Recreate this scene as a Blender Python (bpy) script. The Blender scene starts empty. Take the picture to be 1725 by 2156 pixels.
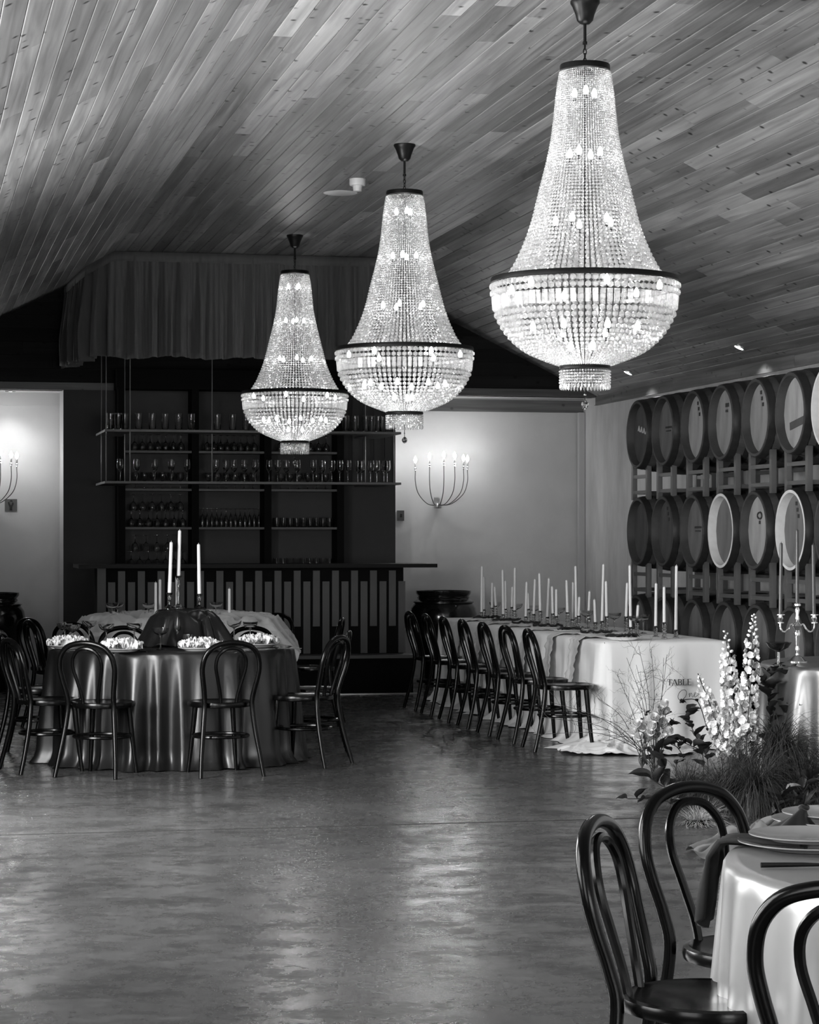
import bpy, math, random
from math import sin, cos, pi, radians, sqrt, atan2
from mathutils import Vector, Matrix, noise

random.seed(7)
scene = bpy.context.scene
COL = scene.collection

# ------------------------------------------------------------------ camera
F, CX, HY, EYE, TH = 4920.0, 862.5, 1133.0, 1.5, radians(12.2)   # focal length in pixels of a 1725 x 2156 frame
cd = bpy.data.cameras.new('camera'); cam = bpy.data.objects.new('camera', cd); COL.objects.link(cam)
cd.sensor_fit = 'HORIZONTAL'; cd.sensor_width = 36.0; cd.lens = 36.0 * F / 1725.0
cd.shift_y = (HY - 1078.0) / 1725.0
cd.clip_start = 0.1; cd.clip_end = 100
cam.location = (0, 0, EYE); cam.rotation_euler = (pi / 2, 0, -TH)
scene.camera = cam

# ------------------------------------------------------------------ world, daylight, exposure
vs = scene.view_settings
vs.view_transform = 'Standard'; vs.look = 'None'; vs.gamma = 1.0; vs.use_curve_mapping = False
vs.exposure = 0.12
w = bpy.data.worlds.new('world'); scene.world = w; w.use_nodes = True
w.node_tree.nodes['Background'].inputs[0].default_value = (1, 1, 1, 1)
w.node_tree.nodes['Background'].inputs[1].default_value = 1.0

def area_light(name, loc, rot, sx, sy, power):
    l = bpy.data.lights.new(name, 'AREA'); l.shape = 'RECTANGLE'; l.size = sx; l.size_y = sy; l.energy = power
    o = bpy.data.objects.new(name, l); COL.objects.link(o); o.location = loc; o.rotation_euler = rot
    return o
# daylight through the openings of the wall beside and the wall behind the camera
WINL = [(1.5, 3.5), (4.8, 6.8), (8.1, 10.1), (11.4, 13.4)]          # y ranges of the windows in the left wall
for (a, b), e in zip(WINL, (60, 120, 260, 420)):
    area_light('window_daylight', (-0.78, (a + b) / 2, 1.65), (0, -pi / 2, 0), 2.0, b - a, e)
area_light('door_daylight', (3.3, -3.25, 1.35), (pi / 2, 0, 0), 4.4, 2.4, 330)

scene.cycles.use_denoising = True
scene.cycles.use_adaptive_sampling = True; scene.cycles.adaptive_threshold = .06; scene.cycles.adaptive_min_samples = 14
scene.cycles.max_bounces = 7; scene.cycles.transparent_max_bounces = 12
scene.cycles.glossy_bounces = 3; scene.cycles.transmission_bounces = 6; scene.cycles.diffuse_bounces = 3
scene.cycles.sample_clamp_indirect = 4.0
scene.cycles.caustics_reflective = False; scene.cycles.caustics_refractive = False

# ------------------------------------------------------------------ helpers
def camxy(X, d):
    """right / forward of the camera -> floor position"""
    return (X * cos(TH) + d * sin(TH), -X * sin(TH) + d * cos(TH))
def at(px, py, z):
    """where the sight line of a pixel meets the height z"""
    d = (EYE - z) * F / (py - HY)
    return camxy((px - CX) / F * d, d)
def on_y(px, y):
    """x where the sight line of pixel column px meets the plane y"""
    k = (px - CX) / F
    d = y / (cos(TH) - k * sin(TH))
    return k * d * cos(TH) + d * sin(TH), d
def proj(x, y, z):
    X = x * cos(TH) - y * sin(TH); d = x * sin(TH) + y * cos(TH)
    return (CX + X / d * F, HY - (z - EYE) / d * F, d)

ORD = ('first second third fourth fifth sixth seventh eighth ninth tenth eleventh twelfth thirteenth fourteenth fifteenth '
       'sixteenth seventeenth eighteenth nineteenth twentieth twenty-first twenty-second twenty-third twenty-fourth '
       'twenty-fifth twenty-sixth twenty-seventh twenty-eighth twenty-ninth thirtieth').split()

class MB:
    def __init__(s): s.v = []; s.f = []; s.m = []; s.cur = 0
    def face(s, idx): s.f.append(idx); s.m.append(s.cur)
    def box(s, c, size, rz=0.0, M=None):
        b = len(s.v)
        for dz in (-.5, .5):
            for dx, dy in ((-.5, -.5), (.5, -.5), (.5, .5), (-.5, .5)):
                p = Vector((dx * size[0], dy * size[1], dz * size[2]))
                if rz: p = Matrix.Rotation(rz, 3, 'Z') @ p
                if M is not None: p = M @ p
                s.v.append((p.x + c[0], p.y + c[1], p.z + c[2]))
        for q in ((0, 3, 2, 1), (4, 5, 6, 7), (0, 1, 5, 4), (1, 2, 6, 5), (2, 3, 7, 6), (3, 0, 4, 7)):
            s.face([b + i for i in q])
    def bbox(s, lo, hi):
        s.box([(a + b) / 2 for a, b in zip(lo, hi)], [b - a for a, b in zip(lo, hi)])
    def grid(s, rows, closed=False):
        """rows of points joined by quads"""
        b = len(s.v); n = len(rows[0])
        for r in rows: s.v.extend([tuple(p) for p in r])
        for i in range(len(rows) - 1):
            for j in range(n if closed else n - 1):
                k = (j + 1) % n
                s.face([b + i * n + j, b + i * n + k, b + (i + 1) * n + k, b + (i + 1) * n + j])
        return b
    def fan(s, idx): s.face(list(idx))
    def tube(s, path, r, n=8, closed=False, cap=True):
        P = [Vector(p) for p in path]; m = len(P)
        R = r if isinstance(r, (list, tuple)) else [r] * m
        T = []
        for i in range(m):
            a = P[(i - 1) % m] if (closed or i > 0) else P[i]
            c = P[(i + 1) % m] if (closed or i < m - 1) else P[i]
            t = c - a
            T.append(t.normalized() if t.length > 1e-9 else Vector((0, 0, 1)))
        up = Vector((0, 0, 1)) if abs(T[0].z) < .9 else Vector((1, 0, 0))
        N = (up - T[0] * up.dot(T[0])).normalized()
        rows = []
        for i in range(m):
            N = (N - T[i] * N.dot(T[i]))
            N = N.normalized() if N.length > 1e-6 else T[i].orthogonal().normalized()
            B = T[i].cross(N)
            rows.append([P[i] + (N * cos(2 * pi * k / n) + B * sin(2 * pi * k / n)) * R[i] for k in range(n)])
        if closed: rows.append(rows[0])
        b = s.grid(rows, True)
        if cap and not closed:
            s.fan([b + k for k in range(n)][::-1]); s.fan([b + (m - 1) * n + k for k in range(n)])
    def lathe(s, prof, n=24, c=(0, 0, 0), M=None, cap=True):
        rows = []
        for r, z in prof:
            row = []
            for k in range(n):
                p = Vector((r * cos(2 * pi * k / n), r * sin(2 * pi * k / n), z))
                if M is not None: p = M @ p
                row.append((p.x + c[0], p.y + c[1], p.z + c[2]))
            rows.append(row)
        b = s.grid(rows, True)
        if cap:
            if prof[0][0] > 1e-5: s.fan([b + k for k in range(n)][::-1])
            if prof[-1][0] > 1e-5: s.fan([b + (len(prof) - 1) * n + k for k in range(n)])
    def add(s, o, M):
        b = len(s.v)
        s.v.extend([tuple(M @ Vector(p)) for p in o.v])
        for f, m in zip(o.f, o.m): s.f.append([b + i for i in f]); s.m.append(m)
    def mesh(s, name, mat, smooth=True, angle=40, attr=None):
        me = bpy.data.meshes.new(name)
        me.from_pydata(s.v, [], s.f)
        for mm in (mat if isinstance(mat, (list, tuple)) else [mat]): me.materials.append(mm)
        if isinstance(mat, (list, tuple)): me.polygons.foreach_set('material_index', s.m)
        if smooth:
            me.polygons.foreach_set('use_smooth', [True] * len(me.polygons))
            me.set_sharp_from_angle(angle=radians(angle))
        if attr is not None:
            a = me.attributes.new('tone', 'FLOAT', 'POINT'); a.data.foreach_set('value', attr)
        me.update()
        return me
    def build(s, name, mat, parent=None, smooth=True, angle=40, attr=None, loc=None, rz=0.0):
        return link(name, s.mesh(name, mat, smooth, angle, attr), parent, loc, rz)

def link(name, me, parent=None, loc=None, rz=0.0):
    o = bpy.data.objects.new(name, me); COL.objects.link(o)
    if parent is not None: o.parent = parent
    if loc is not None: o.location = loc
    if rz: o.rotation_euler = (0, 0, rz)
    return o
def tag(o, label=None, cat=None, group=None, kind=None):
    if label: o['label'] = label
    if cat: o['category'] = cat
    if group: o['group'] = group
    if kind: o['kind'] = kind
    return o
def thing(name, label, cat, loc=(0, 0, 0), rz=0.0, group=None):
    o = bpy.data.objects.new(name, None); COL.objects.link(o); o.empty_display_size = .1
    o.location = loc; o.rotation_euler = (0, 0, rz)
    return tag(o, label, cat, group)
def dup(root, loc, rz=0.0, label=None, group=None):
    r = root.copy(); COL.objects.link(r); r.location = loc; r.rotation_euler = (0, 0, rz)
    if label: r['label'] = label
    if group: r['group'] = group
    for ch in root.children:
        c = ch.copy(); COL.objects.link(c); c.parent = r
        for g in ch.children:
            d = g.copy(); COL.objects.link(d); d.parent = c
    return r
def smoothpath(pts, sub=6, closed=False):
    P = [Vector(p) for p in pts]; n = len(P); out = []
    for i in range(n if closed else n - 1):
        p0 = P[(i - 1) % n] if (closed or i > 0) else P[0] * 2 - P[1]
        p1, p2 = P[i], P[(i + 1) % n]
        p3 = P[(i + 2) % n] if (closed or i + 2 < n) else P[-1] * 2 - P[-2]
        for k in range(sub):
            t = k / sub
            out.append(.5 * ((2 * p1) + (p2 - p0) * t + (2 * p0 - 5 * p1 + 4 * p2 - p3) * t * t + (3 * p1 - p0 - 3 * p2 + p3) * t ** 3))
    if not closed: out.append(P[-1])
    return out

# ------------------------------------------------------------------ materials (a black and white photograph: greys only)
def g(v): return (v, v, v, 1)
def mat(name, col, rough=.5, metal=0.0, spec=.5, var=0.0, vs=(6, 6, 6), bump=0.0, bscale=30.0, trans=0.0, coat=0.0,
        sheen=0.0, aniso=0.0, emit=0.0, ior=1.45, sss=0.0, coords='Object', rvar=0.0, detail=4.0):
    m = bpy.data.materials.new(name); m.use_nodes = True
    nt = m.node_tree; N = nt.nodes; L = nt.links
    b = N['Principled BSDF']
    b.inputs['Base Color'].default_value = g(col); b.inputs['Roughness'].default_value = rough
    b.inputs['Metallic'].default_value = metal; b.inputs['Specular IOR Level'].default_value = spec
    b.inputs['Transmission Weight'].default_value = trans; b.inputs['Coat Weight'].default_value = coat
    b.inputs['Coat Roughness'].default_value = .08
    b.inputs['Sheen Weight'].default_value = sheen; b.inputs['Anisotropic'].default_value = aniso
    b.inputs['IOR'].default_value = ior
    if sss: b.inputs['Subsurface Weight'].default_value = sss; b.inputs['Subsurface Radius'].default_value = (.01, .01, .01)
    if emit:
        b.inputs['Emission Color'].default_value = g(1); b.inputs['Emission Strength'].default_value = emit
    if var or bump or rvar:
        tc = N.new('ShaderNodeTexCoord'); mp = N.new('ShaderNodeMapping'); mp.inputs['Scale'].default_value = vs
        L.new(tc.outputs[coords], mp.inputs['Vector'])
    if var or rvar:
        nz = N.new('ShaderNodeTexNoise'); nz.inputs['Scale'].default_value = 1.0; nz.inputs['Detail'].default_value = detail
        nz.inputs['Roughness'].default_value = .6
        L.new(mp.outputs[0], nz.inputs['Vector'])
        if var:
            mr = N.new('ShaderNodeMapRange'); mr.inputs[1].default_value = .3; mr.inputs[2].default_value = .7
            mr.inputs[3].default_value = col * (1 - var); mr.inputs[4].default_value = col * (1 + var)
            L.new(nz.outputs[0], mr.inputs[0]); L.new(mr.outputs[0], b.inputs['Base Color'])
        if rvar:
            m2 = N.new('ShaderNodeMapRange'); m2.inputs[1].default_value = .3; m2.inputs[2].default_value = .7
            m2.inputs[3].default_value = rough * (1 - rvar); m2.inputs[4].default_value = rough * (1 + rvar)
            L.new(nz.outputs[0], m2.inputs[0]); L.new(m2.outputs[0], b.inputs['Roughness'])
    if bump:
        n2 = N.new('ShaderNodeTexNoise'); n2.inputs['Scale'].default_value = bscale; n2.inputs['Detail'].default_value = 3
        L.new(tc.outputs[coords], n2.inputs['Vector'])
        bp = N.new('ShaderNodeBump'); bp.inputs['Strength'].default_value = bump; bp.inputs['Distance'].default_value = .01
        L.new(n2.outputs[0], bp.inputs['Height']); L.new(bp.outputs[0], b.inputs['Normal'])
    return m

def board_mat(name, lo, hi, knots=.75, rough=.45, along='Y', spec=.4):
    """pine boards: tone of its own for each board, long grain, dark knots"""
    m = bpy.data.materials.new(name); m.use_nodes = True
    nt = m.node_tree; N = nt.nodes; L = nt.links; b = N['Principled BSDF']
    geo = N.new('ShaderNodeNewGeometry'); at_ = N.new('ShaderNodeAttribute'); at_.attribute_name = 'tone'
    off = N.new('ShaderNodeMath'); off.operation = 'MULTIPLY'; off.inputs[1].default_value = 53.0
    L.new(at_.outputs['Fac'], off.inputs[0])
    add = N.new('ShaderNodeVectorMath'); add.operation = 'ADD'
    L.new(geo.outputs['Position'], add.inputs[0]); L.new(off.outputs[0], add.inputs[1])
    def mapped(s):
        mp = N.new('ShaderNodeMapping'); mp.inputs['Scale'].default_value = s if along == 'Y' else (s[1], s[0], s[2])
        L.new(add.outputs[0], mp.inputs['Vector']); return mp
    gr = N.new('ShaderNodeTexNoise'); gr.inputs['Scale'].default_value = 1; gr.inputs['Detail'].default_value = 5
    gr.inputs['Distortion'].default_value = .6
    L.new(mapped((26, .9, 26)).outputs[0], gr.inputs['Vector'])
    bl = N.new('ShaderNodeTexNoise'); bl.inputs['Scale'].default_value = 1; bl.inputs['Detail'].default_value = 2
    L.new(mapped((5, .8, 5)).outputs[0], bl.inputs['Vector'])
    kn = N.new('ShaderNodeTexVoronoi'); kn.inputs['Scale'].default_value = 1; kn.inputs['Randomness'].default_value = 1
    L.new(mapped((8.5, 7.0, 8.5)).outputs[0], kn.inputs['Vector'])
    kr = N.new('ShaderNodeMapRange'); kr.inputs[1].default_value = .09; kr.inputs[2].default_value = .18
    kr.inputs[3].default_value = 1 - knots; kr.inputs[4].default_value = 1
    L.new(kn.outputs['Distance'], kr.inputs[0])
    t = N.new('ShaderNodeMapRange'); t.inputs[3].default_value = lo; t.inputs[4].default_value = hi
    L.new(at_.outputs['Fac'], t.inputs[0])
    g1 = N.new('ShaderNodeMapRange'); g1.inputs[1].default_value = .3; g1.inputs[2].default_value = .7
    g1.inputs[3].default_value = .62; g1.inputs[4].default_value = 1.25
    L.new(gr.outputs[0], g1.inputs[0])
    g2 = N.new('ShaderNodeMapRange'); g2.inputs[1].default_value = .3; g2.inputs[2].default_value = .7
    g2.inputs[3].default_value = .8; g2.inputs[4].default_value = 1.2
    L.new(bl.outputs[0], g2.inputs[0])
    def mul(a, c):
        x = N.new('ShaderNodeMath'); x.operation = 'MULTIPLY'; L.new(a, x.inputs[0]); L.new(c, x.inputs[1]); return x.outputs[0]
    L.new(mul(mul(mul(t.outputs[0], g1.outputs[0]), g2.outputs[0]), kr.outputs[0]), b.inputs['Base Color'])
    b.inputs['Roughness'].default_value = rough; b.inputs['Specular IOR Level'].default_value = spec
    return m

def floor_mat():
    m = bpy.data.materials.new('polished_concrete'); m.use_nodes = True
    nt = m.node_tree; N = nt.nodes; L = nt.links; b = N['Principled BSDF']
    geo = N.new('ShaderNodeNewGeometry')
    def nz(sc, det, dis=0.0):
        n = N.new('ShaderNodeTexNoise'); n.inputs['Scale'].default_value = sc; n.inputs['Detail'].default_value = det
        n.inputs['Roughness'].default_value = .62; n.inputs['Distortion'].default_value = dis
        L.new(geo.outputs['Position'], n.inputs['Vector']); return n.outputs[0]
    def rng(s, a, c, lo, hi):
        r = N.new('ShaderNodeMapRange'); r.inputs[1].default_value = a; r.inputs[2].default_value = c
        r.inputs[3].default_value = lo; r.inputs[4].default_value = hi; L.new(s, r.inputs[0]); return r.outputs[0]
    def mul(a, c):
        x = N.new('ShaderNodeMath'); x.operation = 'MULTIPLY'; L.new(a, x.inputs[0]); L.new(c, x.inputs[1]); return x.outputs[0]
    blot = nz(4.2, 7, .25); fine = nz(15.0, 5, .2); wide = nz(.55, 3, .2)
    L.new(mul(mul(rng(blot, .3, .7, .03, .12), rng(fine, .3, .7, .75, 1.25)), rng(wide, .35, .65, .75, 1.3)), b.inputs['Base Color'])
    L.new(mul(rng(blot, .3, .7, .36, .15), rng(fine, .3, .7, 1.2, .8)), b.inputs['Roughness'])
    b.inputs['Specular IOR Level'].default_value = .5
    bp = N.new('ShaderNodeBump'); bp.inputs['Strength'].default_value = .035; bp.inputs['Distance'].default_value = .01
    L.new(nz(5.0, 3, .2), bp.inputs['Height']); L.new(bp.outputs[0], b.inputs['Normal'])
    return m

def bead_mat(name, lo=.42, hi=.78, gloss=.40):
    """cut crystal lit from within: part clear, part scattering, part mirror"""
    m = bpy.data.materials.new(name); m.use_nodes = True
    nt = m.node_tree; N = nt.nodes; L = nt.links
    N.remove(N['Principled BSDF']); out = N['Material Output']
    tr = N.new('ShaderNodeBsdfTransparent'); tr.inputs[0].default_value = g(.97)
    tl = N.new('ShaderNodeBsdfTranslucent'); tl.inputs[0].default_value = g(.85)
    df = N.new('ShaderNodeBsdfDiffuse'); df.inputs[0].default_value = g(.7)
    gl = N.new('ShaderNodeBsdfGlossy'); gl.inputs[0].default_value = g(1); gl.inputs['Roughness'].default_value = .12
    m1 = N.new('ShaderNodeMixShader'); m1.inputs[0].default_value = .22; L.new(tl.outputs[0], m1.inputs[1]); L.new(df.outputs[0], m1.inputs[2])
    m2 = N.new('ShaderNodeMixShader'); m2.inputs[0].default_value = gloss; L.new(m1.outputs[0], m2.inputs[1]); L.new(gl.outputs[0], m2.inputs[2])
    m3 = N.new('ShaderNodeMixShader'); m3.inputs[0].default_value = .62; L.new(tr.outputs[0], m3.inputs[1]); L.new(m2.outputs[0], m3.inputs[2])
    ge = N.new('ShaderNodeNewGeometry'); mr = N.new('ShaderNodeMapRange'); mr.inputs[3].default_value = lo; mr.inputs[4].default_value = hi   # every bead is cut a little differently
    L.new(ge.outputs['Random Per Island'], mr.inputs[0]); L.new(mr.outputs[0], m3.inputs[0])
    L.new(m3.outputs[0], out.inputs['Surface'])
    return m

M_CEIL = board_mat('pine_ceiling_boards', .09, .36, knots=.85)
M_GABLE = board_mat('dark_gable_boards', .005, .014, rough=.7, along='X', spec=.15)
M_TRIMWOOD = board_mat('pale_trim_boards', .14, .26, knots=.5, along='Y')
M_BAYWOOD = board_mat('bay_top_boards', .10, .16, knots=.5, along='X')
M_FLOOR = floor_mat()
M_WHITE = mat('white_plaster', .62, .7, var=.04, vs=(3, 3, 3), bump=.05, bscale=60)
M_BACKER = mat('dark_backing', .01, .9)
M_CONC = mat('pale_concrete', .60, .7, var=.22, vs=(2.5, 2.5, .9), bump=.05, bscale=20, detail=7)
M_DARKWALL = mat('charcoal_plaster', .035, .65, var=.08, vs=(4, 4, 4))
M_DARKGREY = mat('grey_plaster', .10, .7, var=.05)
M_FRAME = mat('white_painted_frame', .55, .4)
M_BLACK = mat('black_timber', .004, .75, spec=.15, var=.2)
M_SLAT = mat('grey_slat', .085, .5, var=.1, vs=(8, 8, 3))
M_SHELF = mat('grey_shelf', .10, .5)
M_PANEL = mat('grey_back_panel', .040, .6, var=.06)
M_CTOP = mat('dark_counter_top', .006, .5, spec=.2)
M_VALANCE = mat('grey_velvet', .10, .9, sheen=.25, var=.12, vs=(30, 30, 4))
M_CHAIR = mat('black_lacquer', .002, .22, spec=.28)
M_SATIN = mat('dark_satin', .06, .34, metal=.85)
M_SATINL = mat('champagne_satin', .40, .34, metal=.5)
M_LINEN = mat('white_linen', .86, .85, sheen=.2, bump=.08, bscale=220)
M_CHIFFON = mat('cream_chiffon', .58, .85, sheen=.3, bump=.12, bscale=60)
M_LACE = mat('ruffled_lace', .80, .8, var=.25, vs=(60, 60, 60))
M_BLKCLOTH = mat('black_napkin_cloth', .008, .45, sheen=.15)
M_GREYCLOTH = mat('grey_napkin_cloth', .045, .8, spec=.2)
M_CERAMIC = mat('white_ceramic', .75, .18)
M_PLATE = mat('grey_stoneware', .40, .14)
M_WAX = mat('white_wax', .80, .45, sss=.15)
M_WAXD = mat('dark_wax', .05, .3)
M_GLASS = mat('clear_glass', .95, .02, trans=1.0, ior=1.45)
M_SILVER = mat('polished_silver', .82, .14, metal=1.0)
M_CUTLERY = mat('dark_steel_cutlery', .05, .2, metal=1.0)
M_BRASS = mat('aged_brass', .14, .4, metal=1.0)
M_IRON = mat('black_iron', .012, .4, metal=.6)
M_CHROME = mat('brushed_steel', .6, .3, metal=1.0)
M_RACK = mat('galvanised_steel', .20, .45, metal=.7)
M_URN = mat('black_glazed_pot', .012, .16, coat=.4, var=.3)
M_BEAD = bead_mat('crystal')
M_PRISM = bead_mat('crystal_prism_glass', .20, .32, .14)
M_LARGE = bead_mat('large_crystal_glass', .36, .5, .35)
M_BULB = mat('lit_bulb', .9, .4, emit=40)
M_CANDBULB = mat('lit_candle_bulb', .9, .4, emit=25)
M_SPOT = mat('lit_downlight', .9, .4, emit=14)
M_LEAF = mat('dark_leaf', .018, .45, var=.4)
M_LEAF2 = mat('mid_leaf', .045, .5, var=.3)
M_GRASS = mat('grass_blade', .035, .6, var=.5, vs=(20, 20, 20))
M_WISP = mat('pale_wisp', .42, .7)
M_TWIG = mat('twig', .05, .7)
M_PETAL = mat('white_petal', .88, .6, var=.08, vs=(30, 30, 30))
M_PETALG = mat('grey_petal', .34, .6, var=.1, vs=(30, 30, 30))
M_INK = mat('print_ink', .035, .6)
M_PLASTIC = mat('white_plastic', .7, .4)
M_SIGN = mat('grey_sign_plate', .09, .4)
M_SIGND = mat('dark_sign_emblem', .015, .5)
M_STAVE = mat('oak_stave', .055, .55, var=.35, vs=(3, 14, 14))
M_HOOP = mat('barrel_hoop', .035, .42, metal=.5, var=.3)
M_CHALK = mat('chalk_mark', .5, .9)

# ================================================================== THE ROOM
XL, XR, C1, C2, ZC, SL = -0.55, 7.21, 1.95, 4.72, 4.22, 0.49
YR, YG, YB = -3.2, 23.9, 24.42            # wall behind the camera, gable plane, back of the two bays
ZW = ZC - SL * (XR - C2)                  # height of the side walls
BX0, BX1 = 1.57, 5.0                      # the dark wall behind the bar
SEAM = 11.97
def ceil_z(x): return ZC - SL * max(0, C1 - x, x - C2)

def struct(o): o['kind'] = 'structure'; return o

# floor: a bed with two concrete slabs and the joint between them
m = MB(); m.bbox((XL - .3, YR - .2, -.16), (XR + .3, YB + .2, -.02)); fl = struct(m.build('floor', M_BACKER, smooth=False))
for (a, b) in ((YR - .2, SEAM - .018), (SEAM + .018, YB + .2)):
    m = MB(); m.bbox((XL - .3, a, -.02), (XR + .3, b, 0)); m.build('floor_slab', M_FLOOR, fl, smooth=False)

m = MB(); m.bbox((XL - .3, SEAM - .0175, -.019), (XR + .3, SEAM + .0175, -.0006)); m.build('joint_sealant', M_BACKER, fl, smooth=False)

# ceiling: backing panels, then the boards
m = MB()
for (xa, xb) in ((XL - .3, C1), (C1, C2), (C2, XR + .3)):
    za, zb = ceil_z(xa), ceil_z(xb)
    b = len(m.v)
    for y in (YR - .2, YB + .2):
        m.v += [(xa, y, za + .022), (xb, y, zb + .022), (xb, y, zb + .12), (xa, y, za + .12)]
    for q in ((0, 1, 2, 3), (4, 7, 6, 5), (0, 4, 5, 1), (1, 5, 6, 2), (2, 6, 7, 3), (3, 7, 4, 0)): m.face([b + i for i in q])
ceiling = struct(m.build('ceiling', M_BACKER, smooth=False))

def board_verts(p0, p1, ya, yb, nrm, th=.016, ch=.003):
    """a board between two edge points of the section, from ya to yb, chamfered on its long lower edges"""
    p0, p1 = Vector(p0), Vector(p1); u = (p1 - p0).normalized(); n = Vector(nrm)
    sec = [p0 + n * ch, p0 + u * ch, p1 - u * ch, p1 + n * ch, p1 + n * th, p0 + n * th]
    return [(q.x, ya, q.z) for q in sec] + [(q.x, yb, q.z) for q in sec]
BF = [(0, 1, 2, 3, 4, 5), (11, 10, 9, 8, 7, 6), (0, 6, 7, 1), (1, 7, 8, 2), (2, 8, 9, 3), (3, 9, 10, 4), (4, 10, 11, 5), (5, 11, 6, 0)]
boards = []
rb = random.Random(3)
for (xa, xb) in ((C1, XL), (C1, C2), (C2, XR)):
    pa, pb = Vector((xa, 0, ceil_z(xa))), Vector((xb, 0, ceil_z(xb)))
    n = round((pb - pa).length / .112); u = (pb - pa) / n
    nrm = Vector((-(pb - pa).z, 0, (pb - pa).x)).normalized()
    if nrm.z < 0: nrm = -nrm
    for i in range(n):
        q0 = pa + u * i + u.normalized() * .0015; q1 = pa + u * (i + 1) - u.normalized() * .0015
        y = YR - rb.random() * 3
        while y < YG - .005:
            L_ = rb.choice((1.8, 2.4, 2.7, 3.3, 3.9, 4.8)) * rb.uniform(.85, 1.1); yb = min(y + L_, YG - .005)
            a = max(y, YR)
            if yb - a > .05:
                pr = [proj(q.x, yy, q.z) for yy in (max(a, 5), max(yb, 5.2)) for q in (q0, q1)]
                xs = [min(max(p[0], 0), 1725) for p in pr]; ys = [min(max(p[1], 0), 1100) for p in pr]
                poly = [(xs[0], ys[0]), (xs[1], ys[1]), (xs[3], ys[3]), (xs[2], ys[2])]
                ar = abs(sum(poly[k][0] * poly[(k + 1) % 4][1] - poly[(k + 1) % 4][0] * poly[k][1] for k in range(4))) / 2
                if yb < 5: ar = 0
                t = rb.random(); t = t * t * .75 + .25 * rb.random()
                boards.append((ar, board_verts(q0, q1, a, yb - .0015, nrm), .15 + .85 * t))
            y = yb
boards.sort(key=lambda b: -b[0])
rest = MB(); tones = []
for k, (ar, vv, t) in enumerate(boards):
    if k < 300:
        mb = MB(); mb.v = vv
        for q in BF: mb.face(list(q))
        mb.build('ceiling_board', M_CEIL, ceiling, smooth=False, attr=[t] * 12)
    else:
        b = len(rest.v); rest.v += vv; tones += [t] * 12
        for q in BF: rest.face([b + i for i in q])
tag(rest.build('ceiling_boards_beyond', M_CEIL, ceiling, smooth=False, attr=tones), kind='stuff')

# gable wall of dark horizontal boards
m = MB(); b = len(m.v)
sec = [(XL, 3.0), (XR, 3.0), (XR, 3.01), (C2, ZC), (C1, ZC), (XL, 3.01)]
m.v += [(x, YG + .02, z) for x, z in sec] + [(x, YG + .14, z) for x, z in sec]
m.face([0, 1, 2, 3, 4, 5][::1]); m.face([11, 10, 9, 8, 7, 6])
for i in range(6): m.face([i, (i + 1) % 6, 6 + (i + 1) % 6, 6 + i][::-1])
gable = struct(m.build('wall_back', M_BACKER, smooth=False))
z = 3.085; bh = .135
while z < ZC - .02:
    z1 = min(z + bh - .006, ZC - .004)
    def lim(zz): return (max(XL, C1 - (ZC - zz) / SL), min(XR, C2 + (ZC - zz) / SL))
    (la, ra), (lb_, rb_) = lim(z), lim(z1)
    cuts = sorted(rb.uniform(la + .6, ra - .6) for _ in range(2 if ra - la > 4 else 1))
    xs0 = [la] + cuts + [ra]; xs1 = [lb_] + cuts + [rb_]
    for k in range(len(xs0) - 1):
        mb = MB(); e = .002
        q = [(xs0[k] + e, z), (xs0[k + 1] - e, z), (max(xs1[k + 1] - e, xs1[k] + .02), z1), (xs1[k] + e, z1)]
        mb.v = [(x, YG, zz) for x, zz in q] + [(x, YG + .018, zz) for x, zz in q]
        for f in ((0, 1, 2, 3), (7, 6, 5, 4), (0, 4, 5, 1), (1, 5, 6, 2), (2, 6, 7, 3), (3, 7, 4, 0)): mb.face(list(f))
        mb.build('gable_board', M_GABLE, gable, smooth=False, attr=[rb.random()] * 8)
    z += bh

# ledge board under the gable
m = MB(); m.bbox((XL, YG - .05, 3.0), (XR - .02, YG + .02, 3.075))
o = struct(m.build('trim_1', M_BAYWOOD, smooth=False, attr=[.05] * 8))
# soffit of the bays
m = MB(); m.bbox((XL, YG + .02, 3.0), (XR, YB + .1, 3.05)); struct(m.build('trim_2', M_FRAME, smooth=False))
# white back wall of the bays with a board along its top, dark wall between them
m = MB(); m.bbox((XL - .2, YB, 0), (BX0 + .02, YB + .12, 3.0)); wb = struct(m.build('wall_bay_left', M_WHITE, smooth=False))
m = MB(); m.bbox((XL, YB - .022, 2.87), (BX0, YB, 3.0)); m.build('top_board', M_FRAME, wb, smooth=False)
m = MB(); m.bbox((BX1 - .02, YB, 0), (XR + .2, YB + .12, 3.0)); wb = struct(m.build('wall_bay_right', M_WHITE, smooth=False))
m = MB(); m.bbox((BX1, YB - .022, 2.86), (XR, YB, 2.99)); m.build('top_board', M_BAYWOOD, wb, smooth=False, attr=[.6] * 8)
m = MB(); m.cur = 0
m.bbox((BX0, 23.82, 0), (BX1, YB + .1, 3.0)); m.m = [0, 0, 0, 1, 0, 1]
struct(m.build('wall_bar', [M_DARKWALL, M_FRAME], smooth=False))
m = MB(); m.bbox((XR - .07, YB - .09, 0), (XR - .005, YB - .02, 2.86)); struct(m.build('trim_3', M_FRAME, smooth=False))

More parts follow.
